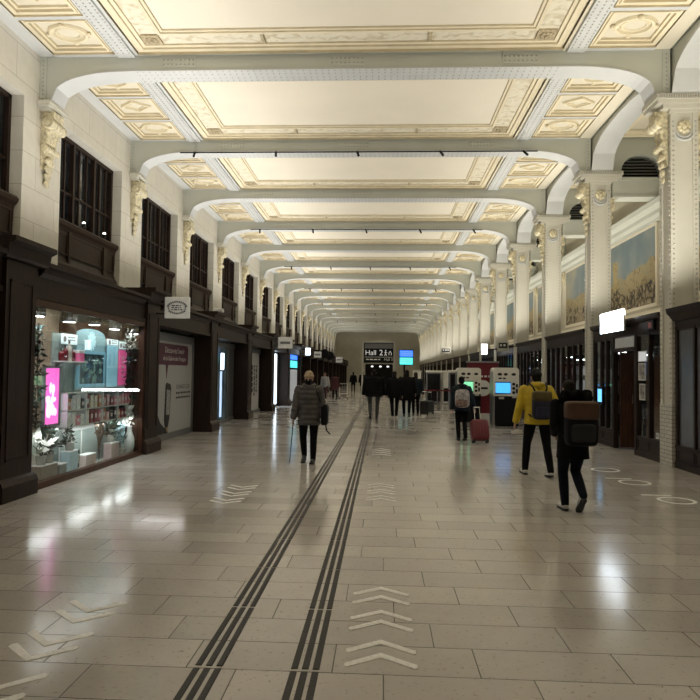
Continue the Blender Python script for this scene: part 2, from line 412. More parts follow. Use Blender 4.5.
for k in range(0,NB-1):
    q=dup(w0,(0,YK(k)+2.525,0)); q.name='window_%d'%(k+2)
for i,(y,z) in enumerate(((14.35,4.90),(15.45,4.90))):
    sl=thing('spotlight','small lit spotlight clipped to the wooden window apron, '+('nearer to' if i==0 else 'farther from')+' the camera of the two','lamp',(-7.04,y,z+.12),group='window apron spotlights')
    MB().ell((-7.0,y,z+.2),(.035,.035,.05)).build('bulb',glow('spot_bulb',(1,.93,.8),9),sl,True)
    MB().lathe([(.03,.12),(.05,.16),(.045,.2)],(-7.0,y,z),10).build('housing',MT['black'],sl)

# ceiling coffers, one bay between two beams
CX=-.75
def make_coffers():
    b0,b1=.0,SP-.5
    o=MB()
    # centre panel
    A=(CX-4.2,CX+4.2,b0+.06,b1-.06)
    prof=[(0,7.93),(0,7.985),(.07,7.985),(.09,7.955),(.16,7.955),(.17,7.99),(.24,7.99),(.25,8.02),(.62,8.02),(.63,7.975),(.69,7.975),(.70,8.0),(.75,8.0),(.76,8.03)]
    mis=[2,0,2,0,2,0,2,1,2,0,2,0,2]  # step faces take the painted ochre shade
    o.frame_ring(*A,prof,mis,fill=False)
    # side coffers
    for s in (-1,1):
        x0,x1=sorted((CX+s*4.66,CX+s*5.93))
        L3=(b1-b0-.08)/3
        for j in range(3):
            y0=b0+.04+L3*j+.06; y1=y0+L3-.12
            o.frame_ring(x0,x1,y0,y1,[(0,7.93),(0,7.97),(.06,7.97),(.07,7.95),(.11,7.95),(.12,8.0),(.17,8.0),(.18,8.04)],[2,0,2,0,2,0,2],fill=False)
            o.mi=3; o.quad((x0+.18,y0+.18,8.04),(x1-.18,y0+.18,8.04),(x1-.18,y1-.18,8.04),(x0+.18,y1-.18,8.04))
            cx,cy=(x0+x1)/2,(y0+y1)/2; rx,ry=.33,.27
            o.mi=0
            n=28 if j!=1 else 4
            for (r0,r1,h) in ((.94,.80,.05),(.62,.56,.03)):
                R=[]
                for (q,z) in ((r0+.06,8.04),(r0,8.04-h),(r1,8.04-h),(r1-.06,8.04)):
                    R.append([(cx+rx*1.15*q*math.cos(2*PI*i/n),cy+ry*1.15*q*math.sin(2*PI*i/n),z) for i in range(n)])
                o.mi=0
                o.rings(R,False)
                o.mi=2
                R2=[[(p[0]+(cx-p[0])*-.03,p[1]+(cy-p[1])*-.03,8.036) for p in R[0]],R[0]]
                o.rings(R2,False)
            o.mi=0
            if j!=1:
                for a in range(4):
                    p=(cx+rx*1.15*math.cos(a*PI/2),cy+ry*1.15*math.sin(a*PI/2)); o.ell((p[0],p[1],8.0),(.06,.05,.04),8,5)
    # flat borders and cross bars
    o.mi=4
    for s in (-1,1):
        x0,x1=sorted((CX+s*5.93,CX+s*6.25)); o.box(x0,x1,b0,b1,7.95,8.05)
        x0,x1=sorted((CX+s*4.2,CX+s*4.28)); o.box(x0,x1,b0,b1,7.95,8.05)
        x0,x1=sorted((CX+s*4.62,CX+s*5.95))
        L3=(b1-b0-.08)/3
        o.mi=4
        for j in range(4): o.box(x0,x1,b0+.04+L3*j-.058,b0+.04+L3*j+.058,7.94,8.05)
        o.mi=3
    base=o.build('coffer_moulding',[MT['coffer'],MT['orn'],MT['ochre'],MT['ceil'],MT['iron']],fix=False)
    f=MB(); f.quad((A[0]+.7,A[2]+.7,8.031),(A[1]-.7,A[2]+.7,8.031),(A[1]-.7,A[3]-.7,8.031),(A[0]+.7,A[3]-.7,8.031)); f.build('field',MT['field'],base,fix=False)
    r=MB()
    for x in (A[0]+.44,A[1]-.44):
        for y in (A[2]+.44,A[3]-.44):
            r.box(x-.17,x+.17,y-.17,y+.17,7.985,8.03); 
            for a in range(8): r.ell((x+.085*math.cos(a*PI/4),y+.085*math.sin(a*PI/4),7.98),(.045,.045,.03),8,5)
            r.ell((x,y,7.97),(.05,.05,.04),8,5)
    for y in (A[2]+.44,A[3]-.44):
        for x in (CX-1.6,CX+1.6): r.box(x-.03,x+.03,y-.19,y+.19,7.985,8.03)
    r.build('rosette',mat('dark_rosette_plaster',(.46,.39,.26),.6,var=.3,scale=20),base)  # corner squares in a darker plaster colour
    s_=MB()
    for s in (-1,1):
        x0,x1=sorted((CX+s*4.28,CX+s*4.62)); s_.box(x0,x1,b0-.0,b1,7.9,8.05)
    st=s_.build('riveted_strip',MT['iron'],base)
    rv=MB()
    for s in (-1,1):
        for dx in (4.33,4.45,4.57):
            for i in range(40):
                y=b0+.05+i*.1; x=CX+s*dx; q=.016
                rv.add([(x-q,y-q,7.9),(x+q,y-q,7.9),(x+q,y+q,7.9),(x-q,y+q,7.9),(x,y,7.883)],[(0,1,4),(1,2,4),(2,3,4),(3,0,4)])
    rv.build('rivet',MT['rivet'],st,fix=False)['kind']='stuff'
    return base
cof=make_coffers()
cof.parent=ce; cof.location=(0,YK(-1)+.5,.09)
def dup_part(o,parent,loc):
    kids={}
    for q in list(COL.objects):
        if q.parent is not None: kids.setdefault(q.parent.name,[]).append(q)
    def cp(q,par):
        c=q.copy(); COL.objects.link(c); c.parent=par
        for ch in kids.get(q.name,[]): cp(ch,c)
        return c
    c=cp(o,parent); c.location=loc; return c
for k in range(0,NB): dup_part(cof,ce,(0,YK(k)+.5,.09))
# far aisle soffit panels
a=MB()
for k in range(-1,NB): a.frame_ring(6.1,7.45,YK(k)+.6,YK(k)+4.6,[(0,8.14),(0,8.04),(.12,8.04),(.14,8.09),(.25,8.09),(.27,8.14)],None,False)
a.build('aisle_moulding',MT['coffer'],ce,fix=False)

# arched beams across the hall
def sup(t,n=2.45): return (1-abs(t)**n)**(1/n)
def beam_outline(zs,lift):
    p=[(XL,ZC),(XL,7.13),(-6.76,7.13)]
    for i in range(0,17):
        t=1-i/16; x=-5.02-1.74*t; p.append((x,7.13+.60*sup(t)+lift*(1-t) if i<16 else zs+lift))
    for i in range(0,17):
        t=i/16; x=3.5+1.74*t; p.append((x,7.13+.60*sup(t)+lift*(1-t) if i>0 else zs+lift))
    p+=[(XR,7.13),(XR,ZC)]
    return p
def make_beam():
    t=thing('ceiling_beam','x','beam',(0,YK(0),0),group='arched beams across the hall')
    ol=beam_outline(7.73,0)
    y=YK(0)
    web=MB().prism(ol,'y',y+.02,y+.48); web.build('web',MT['beam'],t)
    so=MB()
    pts=ol[2:-2]
    R=[]
    for j,(x,z) in enumerate(pts): R.append([(x,y-.02,z),(x,y-.02,z+.05),(x,y+.62,z+.05),(x,y+.62,z)])
    for j,(x,z) in enumerate(pts):
        x0,z0=pts[max(0,j-1)]; x1,z1=pts[min(len(pts)-1,j+1)]; d=Vector((x1-x0,0,z1-z0)).normalized(); nx,nz=d.z,-d.x
        if nz>0: nx,nz=-nx,-nz
        R[j]=[(x+nx*.012,y+.0,z+nz*.012),(x-nx*.01,y+.0,z-nz*.01),(x-nx*.01,y+.5,z-nz*.01),(x+nx*.012,y+.5,z+nz*.012)]
    so.rings(R); sf=so.build('soffit_flange',MT['iron'],t)
    fl=MB(); fl.box(XL+.01,XR-.01,y+.0,y+.5,8.05,ZC); fl.box(XL,XL+.14,y-.0,y+.5,7.14,8.06); fl.box(XR-.14,XR,y,y+.5,7.14,8.06)
    for x in (CX-3.4,CX,CX+3.4): fl.box(x-.35,x+.35,y+.005,y+.495,7.80,8.06)
    fl.build('stiffener_plate',MT['beam'],t)
    rv=MB(); q=.015
    def riv_down(x,yy,z): rv.add([(x-q,yy-q,z),(x+q,yy-q,z),(x+q,yy+q,z),(x-q,yy+q,z),(x,yy,z-.016)],[(0,1,4),(1,2,4),(2,3,4),(3,0,4)])
    def riv_front(x,z,yy): rv.add([(x-q,yy,z-q),(x+q,yy,z-q),(x+q,yy,z+q),(x-q,yy,z+q),(x,yy-.02,z)],[(0,1,4),(1,2,4),(2,3,4),(3,0,4)])
    for i in range(68):
        x=-5+i*.125
        for yy in (y+.05,y+.17,y+.33,y+.45): riv_down(x,yy,7.72)
    for i in range(10):
        for x in (XL+.07,XR-.07): riv_front(x,7.18+i*.085,y)
    for xx in (CX-3.4,CX,CX+3.4):
        for i in range(8):
            for zz in (7.81,7.9): riv_front(xx-.3+i*.086,zz+.04,y)
    rv.build('rivet',MT['rivet'],t,fix=False)['kind']='stuff'
    return t
bm0=make_beam()
for k in range(0,NB):
    b=bm0 if k==0 else dup(bm0,(0,YK(k),0))
    b['label']='grey-green arched iron beam, '+ORD[k]+' from the camera along the ceiling'
# lighting rails with short dark stubs on every other beam
def make_rail():
    t=thing('lighting_rail','x','light',(0,YK(1),7.70),group='dark lighting rails under the beams')
    y=YK(1)-.03
    MB().box(-5.6,4.1,y-.012,y+.012,7.675,7.7).build('rail',MT['black'],t)
    for x in (-5.19,-2.95,-.73,1.51,3.72):
        MB().tube([(x,y,7.69),(x+.05,y-.26,7.50)],.032,8).build('stub',MT['black'],t)
    return t
r0=make_rail()
for i,k in enumerate(range(1,NB-4,2)):
    q=r0 if i==0 else dup(r0,(0,YK(k),7.70))
    q['label']='thin dark lighting rail with short stubs under the '+ORD[k]+' ceiling beam'

# scroll brackets
def volute(m,x,y,zt,zb,sx,w,dep):
    """ornate scroll bracket growing out of a face at x towards sx"""
    H=zt-zb
    prof=[]
    for i in range(13):
        u=i/12; d=dep*((1-u)**1.3*.85+.18*math.sin(u*PI*2.2)**2*(1-u)+.06); prof.append((x+sx*d,zt-H*.78*u))
    poly=[(x,zt)]+prof+[(x,zt-H*.78)]
    m.prism(poly,'y',y-w*.32,y+w*.32)
    m.lathe([(.01,-w*.5),(dep*.36,-w*.5),(dep*.4,-w*.42),(dep*.4,w*.42),(dep*.36,w*.5),(.01,w*.5)],(x+sx*dep*.62,y,zt-H*.17),14,'y')
    m.lathe([(.01,-w*.56),(dep*.16,-w*.56),(dep*.16,w*.56),(.01,w*.56)],(x+sx*dep*.62,y,zt-H*.17),10,'y')
    m.lathe([(.01,-w*.42),(dep*.24,-w*.42),(dep*.24,w*.42),(.01,w*.42)],(x+sx*dep*.34,y,zt-H*.5),12,'y')
    for i in range(7):
        u=i/6; r=dep*(.34-.22*u)
        for s in (-1,1): m.ell((x+sx*dep*(.55-.4*u),y+s*w*.34*(1-.5*u),zt-H*(.08+.55*u)),(r*.8,r*.7,H*.06),8,5)
    for i in range(4):
        u=i/3; m.ell((x+sx*dep*(.3-.16*u),y,zt-H*(.66+.1*i)),(dep*.2*(1-.45*u),w*.3*(1-.4*u),H*.055),10,6)
    m.tube([(x+sx*.05,y,zt-H*.86),(x+sx*.03,y,zb)],[.05,.015],8)
def make_console():
    t=thing('wall_mounted_scroll','x','bracket',(XL,YK(0)+.3,5.5),group='scroll consoles under the beam ends')
    y=YK(0)+.3
    m=MB()
    for (x1,h,z0,z1) in ((.28,.38,7.06,7.12),(.25,.36,7.01,7.06),(.21,.32,6.95,7.01)): m.box(XL,XL+x1,y-h,y+h,z0,z1)
    m.build('abacus',MT['column'],t)
    m=MB(); volute(m,XL,y,6.95,5.45,1,.6,.30); m.build('scroll',MT['gilt'],t)
    return t
c0=make_console()
for k in range(0,NB):
    q=c0 if k==0 else dup(c0,(XL,YK(k)+.3,5.5))
    q['label']='cream gilded scroll bracket on the left stone wall under the '+ORD[k]+' ceiling beam'

# columns on the right
def make_column():
    y0=YK(0); y1=y0+.5; x0,x1=XR,XR+.52; xm=(x0+x1)/2; ym=(y0+y1)/2
    t=thing('iron_column','x','column',(xm,ym,0),group='riveted columns along the right side')
    m=MB(); m.box(x0+.03,x1-.03,y0+.03,y1-.03,1.18,6.82)
    for xx in (x0,x1-.1):
        for yy in (y0,y1-.1): m.box(xx,xx+.1,yy,yy+.1,1.18,6.82)
    sh=m.build('shaft',MT['column'],t)
    rv=MB(); q=.017; z=1.3
    while z<6.7:
        for x in (x0+.05,x1-.05): rv.add([(x-q,y0,z-q),(x+q,y0,z-q),(x+q,y0,z+q),(x-q,y0,z+q),(x,y0-.022,z)],[(0,1,4),(1,2,4),(2,3,4),(3,0,4)])
        for yy in (y0+.05,y1-.05): rv.add([(x0,yy-q,z-q),(x0,yy+q,z-q),(x0,yy+q,z+q),(x0,yy-q,z+q),(x0-.022,yy,z)],[(0,1,4),(1,2,4),(2,3,4),(3,0,4)])
        z+=.095
    rv.build('rivet',MT['rivet'],sh,fix=False)['kind']='stuff'
    MB().box(x0-.01,x1+.01,y0-.01,y1+.01,0,1.18).build('base',MT['glazed'],t)
    m=MB()
    for (e,f,z0,z1) in ((.30,.09,7.03,7.13),(.27,.07,6.95,7.03),(.16,.05,6.86,6.95),(.02,.02,6.80,6.86)): m.box(x0-e,x1+e,y0-f,y1+f,z0,z1)
    ab=m.build('abacus',MT['column'],t)
    m=MB()
    n=int((x1-x0+.6)/.045)
    for i in range(n): m.box(x0-.3+.045*i,x0-.3+.045*i+.025,y0-.105,y0-.09,7.05,7.11)
    m.build('dentil_band',MT['rivet'],ab)
    m=MB(); z=6.52
    for a in range(8): m.ell((xm+.085*math.cos(a*PI/4),y0+.01,z+.085*math.sin(a*PI/4)),(.05,.04,.05),8,6)
    m.ell((xm,y0,z),(.06,.05,.06),10,6)
    m.build('rosette',MT['gilt'],t)
    m=MB(); m.tube([(x0+.04,y0+.02,6.72)]+[(xm+.19*math.cos(PI+a*PI/10),y0+.015,6.42+.16*math.sin(PI+a*PI/10)) for a in range(11)]+[(x1-.04,y0+.02,6.72)],.022,8)
    m.tube([(xm+.13*math.cos(PI+a*PI/10),y0+.015,6.42+.1*math.sin(PI+a*PI/10)) for a in range(11)],.018,8)
    m.build('swag',MT['iron'],t)
    for s,x in ((-1,x0),(1,x1)):
        m=MB(); volute(m,x,ym,6.86,5.5,s,.42,.28); m.build('scroll',MT['gilt'],t)
    return t
k0=make_column()
for k in range(0,NB):
    q=k0 if k==0 else dup(k0,(XR+.26,YK(k)+.25,0))
    q['label']='cream-grey riveted iron column on the right, '+ORD[k]+' from the camera'

# arches from column to column
def make_arcade():
    t=thing('arcade_arch','x','arch',(XR+.26,YK(0),7.13),group='arches between the right-hand columns')
    y0=YK(0)
    a,b=y0+.56,y0+SP-.06; cm,hl=(a+b)/2,(b-a)/2
    def outline(off):
        p=[(y0,ZC-.006),(y0,7.13),(a-off,7.13)]
        for i in range(25):
            t_=-1+i/12; p.append((cm+(hl-off)*t_ if abs(t_)<1 else cm+(hl-0)*t_,7.13+.76*sup(t_,2.6)))
        p+=[(b,7.13),(y0+SP,7.13),(y0+SP,ZC-.006)]; return p
    pr=MB().prism(outline(0),'x',XR+.04,XR+.5); pr.build('spandrel',MT['beam'],t)
    R=[]
    for i in range(25):
        t_=-1+i/12; y=cm+hl*t_; z=7.13+.76*sup(t_,2.6)
        R.append([(XR-.01,y,z-.012),(XR-.01,y-.04*t_,z+.05),(XR+.55,y-.04*t_,z+.05),(XR+.55,y,z-.012)])
    MB().rings(R).build('soffit',MT['iron'],t)
    MB().box(XR+.004,XR+.545,y0+.02,y0+SP-.02,8.04,ZC-.006).build('top_flange',MT['beam'],t)
    return t
a0=make_arcade()
a0.location.y=YK(-1)
for k in range(-1,NB-1):
    q=a0 if k==-1 else dup(a0,(XR+.26,YK(k),7.13))
    q['label']='grey and white arch joining the columns, '+ORD[k+1]+' along the right arcade from the camera'

# louvred arches over the side aisle
MT['greyslat']=mat('grey_louvre_slats',(.22,.23,.22),.5)
def make_aisle():
    t=thing('aisle_arch','x','arch',(6.8,YK(1),6.45),group='louvred arches over the right aisle')
    y=YK(1); xa,xb=XR+.57,XF-.01
    p=[(xa,ZC-.01),(xa,6.98),(6.27,6.98)]
    cm,hl=(6.27+7.42)/2,(7.42-6.27)/2
    for i in range(21):
        t_=-1+i/10; p.append((cm+hl*t_,7.0+.6*sup(t_,2.2)))
    p+=[(7.42,6.98),(xb,6.98),(xb,ZC-.01)]
    MB().prism(p,'y',y+.02,y+.4).build('arch',MT['beam'],t)
    m=MB()
    for i in range(7):
        z=7.03+i*.085; hw=hl*sup((z-7.0)/.62,2.2)
        m.add([(cm-hw,y+.2,z),(cm+hw,y+.2,z),(cm+hw,y+.27,z+.045),(cm-hw,y+.27,z+.045),(cm-hw,y+.2,z+.015),(cm+hw,y+.2,z+.015),(cm+hw,y+.27,z+.06),(cm-hw,y+.27,z+.06)],[(3,2,1,0),(4,5,6,7),(0,1,5,4),(1,2,6,5),(2,3,7,6),(3,0,4,7)])
    m.build('louvre',MT['greyslat'],t)
    MB().box(cm-hl,cm+hl,y+.33,y+.36,6.98,7.6).build('backing',MT['dark'],t)
    m=MB(); m.box(xa,xb,y+.0,y+.42,6.5,6.92); m.box(xa,xb,y-.03,y+.45,6.9,6.98); m.box(xa,xb,y-.02,y+.44,6.45,6.51); m.build('tie_beam',MT['beam'],t)
    return t
l0=make_aisle()
for k in range(1,NB):
    q=l0 if k==1 else dup(l0,(6.8,YK(k),6.45))
    q['label']='aisle arch with dark louvres and cream tie beam behind the '+ORD[k]+' right-hand column'

# cornice over the murals, murals
p=[(XF,5.95),(XF-.06,5.95),(XF-.08,6.02),(XF-.16,6.1),(XF-.18,6.2),(XF-.30,6.3),(XF-.34,6.42),(XF,6.42)]
struct(MB().prism([(a,b) for a,b in p],'y',YBACK,YEND).build('trim_1',MT['beam']))
struct(MB().prism([(XF,3.2),(XF-.12,3.2),(XF-.12,3.42),(XF-.06,3.5),(XF-.05,3.56),(XF,3.56)],'y',YBACK,YEND).build('trim_2',MT['ceil']))
MM=[mural_mat('painted_landscape',1.3,1.15),mural_mat('painted_coast',2.7,0),mural_mat('painted_valley',4.1,-.8)]
for k in range(0,15):
    y0,y1=YK(k)+.55,YK(k)+4.55
    t=thing('mural_painting','painted landscape mural with blue sky on the right wall, '+ORD[k]+' from the camera','painting',(XF,(y0+y1)/2,3.64),group='murals along the right wall')
    MB().box(XF-.03,XF-.002,y0+.1,y1-.1,3.72,5.88).build('canvas',MM[(k+2)%3] if k!=1 else MM[0],t)
    m=MB()
    for (a,b,c,d) in ((y0,y1,3.64,3.73),(y0,y1,5.87,5.94),(y0,y0+.1,3.73,5.87),(y1-.1,y1,3.73,5.87)): m.box(XF-.06,XF-.001,a,b,c,d)
    m.build('frame',MT['ceil'],t)
    b_=MB(); b_.ell((XF-.1,y1+.05,5.75),(.09,.12,.2)); b_.ell((XF-.06,y1+.05,5.5),(.06,.08,.16)); b_.tube([(XF-.04,y1+.05,5.4),(XF-.03,y1+.05,5.2)],[.05,.01],8)
    b_.build('bracket',MT['gilt'],t)

# ------------------------------------------------------------------ floor marks
for i,(xc,lab) in enumerate(((-.977,'left'),(-.419,'right'))):
    t=thing('tactile_guide_strip','dark three-bar tactile strip in the stone floor, the '+lab+' one of the pair','floor strip',(xc,0,0),group='tactile guide strips')
    for dx in (-.062,0,.062):
        m=MB(); y=1.8
        while y<82:
            m.prism([(xc+dx-.02,0),(xc+dx-.016,.005),(xc+dx+.016,.005),(xc+dx+.02,0)],'y',y,y+.90); y+=.935
        m.build('bar',MT['tactile'],t)
def chevron(xa,xb,ya,ap,w,label,group):
    """bent bar: arms end at ya, apex at ap"""
    xm=(xa+xb)/2
    m=MB()
    o=[(xa,ya),(xm,ap),(xb,ya)]
    up=[(x,y+w) for x,y in o]
    # slightly rounded arm ends
    pl=[(xa,ya+.01),(xa+.015,ya-.004)]+[(xm,ap)]+[(xb-.015,ya-.004),(xb,ya+.01),(xb-.004,ya+w*.8),(xb-.03,ya+w)]+[(xm,ap+w)]+[(xa+.03,ya+w),(xa+.004,ya+w*.8)]
    n=len(pl)
    m.add([(x,y,.0035) for x,y in pl],[(0,1,2,7,8,9),(2,3,4,5,6,7)])
    m.add([(x,y,.0) for x,y in pl],[(9,8,7,2,1,0),(7,6,5,4,3,2)])
    vs=[(x,y,0) for x,y in pl]+[(x,y,.0035) for x,y in pl]; m.add(vs,[(i,(i+1)%n,n+(i+1)%n,n+i) for i in range(n)])
    c=(xm,(ya+ap)/2,0)
    return tag(m.build('floor_arrow',MT['sticker'],loc=c,fix=False),label,'floor sticker',group,'thing')
pairs=[3.90,4.09,4.42,4.60,4.90,5.09]
for i,a in enumerate(pairs): chevron(-.20,.23,a-.18,a-.05,.065,'white chevron sticker right of the tactile strips, '+ORD[i]+' from the bottom edge','arrows right of the tactile strips, near set')
for i in range(6): chevron(-.19,.21,8.5+.19*i+(.1 if i>1 else 0)+(.1 if i>3 else 0),8.64+.19*i+(.1 if i>1 else 0)+(.1 if i>3 else 0),.05,'faint white chevron sticker, '+ORD[i]+' nearest in the middle-distance set right of the strips','arrows right of the tactile strips, middle set')
for i in range(4): chevron(-.19,.21,13.2+.32*i,13.36+.32*i,.045,'faint white chevron sticker, '+ORD[i]+' nearest in the distant set right of the strips','arrows right of the tactile strips, far set')
for i,a in enumerate((3.06,3.28,3.64,3.84,4.20,4.39)): chevron(-2.26,-1.83,a+.17,a+.0,.06,'white chevron sticker at lower left pointing to the camera, '+ORD[i]+' nearest of its set','arrows near the display window, near set')
for i in range(6): chevron(-2.24,-1.82,8.25+.19*i+(.1 if i>1 else 0)+(.1 if i>3 else 0),8.09+.19*i+(.1 if i>1 else 0)+(.1 if i>3 else 0),.05,'white chevron sticker in front of the lit shop window, '+ORD[i]+' nearest of its set','arrows in front of the lit shop window')
for i,(yc,lab) in enumerate(((9.0,'nearest'),(10.45,'middle'),(11.78,'farthest'))):
    m=MB(); xc=4.08; n=32
    R=[[(xc+r*math.cos(2*PI*j/n),yc+r*math.sin(2*PI*j/n),z) for j in range(n)] for r,z in ((.25,0),(.25,.004),(.205,.004),(.205,0))]
    m.rings(R,False); tag(m.build('floor_ring',MT['sticker'],loc=(xc,yc,0)),'white ring sticker on the floor by the right shopfronts, '+lab+' of three','floor sticker','ring stickers by the right shopfronts','thing')
    if i<2:
        m=MB().prism([(-.21,-.018),(-.2,-.025),(.2,-.025),(.21,-.018),(.21,.018),(.2,.025),(-.2,.025),(-.21,.018)],'z',0,.004); m.xf(Matrix.Translation((xc-.12,yc+.37,0)))
        tag(m.build('floor_dash',MT['sticker'],loc=(xc-.12,yc+.37,0)),'short white bar sticker just behind the '+lab+' floor ring','floor sticker','bar stickers by the floor rings','thing')
# ------------------------------------------------------------------ shops along the left
XS=-4.77
def RK(k): return 8.48+4.87*k
MT['hoard']=mat('grey_white_hoarding',(.44,.45,.46),.45,var=.04,scale=.6)
MT['plum']=mat('plum_bubble',(.085,.016,.042),.5)
MT['ink']=mat('dark_print',(.02,.02,.025),.6)
MT['greyprint']=mat('grey_print',(.22,.22,.23),.6)
MT['shutter']=block_mat('grey_rolling_shutter',(.10,.105,.115),(.115,.12,.13),(.05,.05,.055),3.0,.09,'yz',.006,.35)
MT['coolglow']=glow('cool_white_light',(.75,.88,1.0),3.0)
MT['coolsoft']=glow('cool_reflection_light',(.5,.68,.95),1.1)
MT['cyan']=glow('cyan_screen',(.1,.75,.72),1.3)
MT['bluescr']=glow('blue_screen',(.05,.22,.95),1.5)
def text_lines(m,M,x0,y0,w,rows,h,gap,seed):
    """unreadable small print as runs of short bars"""
    rnd=random.Random(seed)
    for r in range(rows):
        x=x0; y=y0-r*gap
        while x<x0+w*(1-.15*rnd.random()):
            q=h*(.8+2.5*rnd.random()); q=min(q,x0+w-x)
            m.add([M@Vector((a,b,0)) for a,b in ((x,y),(x+q,y),(x+q,y+h),(x,y+h))],[(0,1,2,3)]); x+=q+h*.7
LAB={-1:'dark wooden shopfront with red-brown panel door at the left picture edge',
 0:'dark wooden shopfront framing the brightly lit display window',
 1:'dark wooden shop bay closed by a white hoarding with a plum speech bubble',
 2:'dark wooden shop bay closed by a grey shutter beside a bluish glass strip',
 3:'dark wooden shop bay with a pale poster of vertical dark print',
 4:'dark wooden shop bay with a glaring white light panel',
 5:'dark wooden shop bay with a cyan screen and blue screen inside'}
def shopfront(k):
    y0=RK(k)-.72; y1=RK(k); y2=RK(k+1)-.72
    t=thing('shopfront',LAB.get(k,'dark far wooden shop bay, '+ORD[min(k+1,20)]+' along the left side from the camera'),'shopfront',(XS,y0,0),group='wooden shopfronts along the left side')
    # pier with base and cap
    m=MB(); m.box(-5.4,XS,y0+.004,y1-.004,0,3.1)
    pr=m.build('pier',MT['wood'],t)
    m=MB(); 
    for (a,b) in ((y0+.09,y1-.09),):
        m.box(XS,XS+.012,a,a+.03,.5,2.85); m.box(XS,XS+.012,b-.03,b,.5,2.85); m.box(XS,XS+.012,a,b,.5,.53); m.box(XS,XS+.012,a,b,2.82,2.85)
    m.build('moulding',MT['wood'],pr)
    m=MB(); m.prism([(XS-.02,0),(XS+.07,0),(XS+.07,.2),(XS+.04,.26),(XS,.29),(XS-.02,.29)],'y',y0-.05,y1+.05); m.build('base',MT['wood'],pr)
    m=MB(); m.prism([(-5.19,3.105),(XS+.07,3.105),(XS+.1,3.14),(XS+.12,3.27),(XS+.2,3.31),(XS+.2,3.37),(-5.19,3.37)],'y',y0-.14,y1+.14); m.build('cap',MT['wood'],pr)
    # fascia with cornice, roof, lining
    ztop=2.68
    m=MB(); m.box(-5.2,XS-.06,y1,y2-.004,ztop,3.1); fa=m.build('fascia',MT['wood'],t)
    m=MB(); m.prism([(-5.2,3.0),(XS-.05,3.0),(XS,3.05),(XS+.03,3.11),(XS+.1,3.13),(XS+.1,3.19),(-5.2,3.19)],'y',y1+.15,y2-.15)
    m.box(XS-.06,XS-.03,y1+.004,y2-.004,ztop,ztop+.07); m.build('cornice',MT['wood'],fa)
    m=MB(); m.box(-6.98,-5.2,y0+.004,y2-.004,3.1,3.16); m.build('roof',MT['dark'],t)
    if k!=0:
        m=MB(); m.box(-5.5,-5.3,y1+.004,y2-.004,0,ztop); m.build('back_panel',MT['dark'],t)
    return t,y0,y1,y2
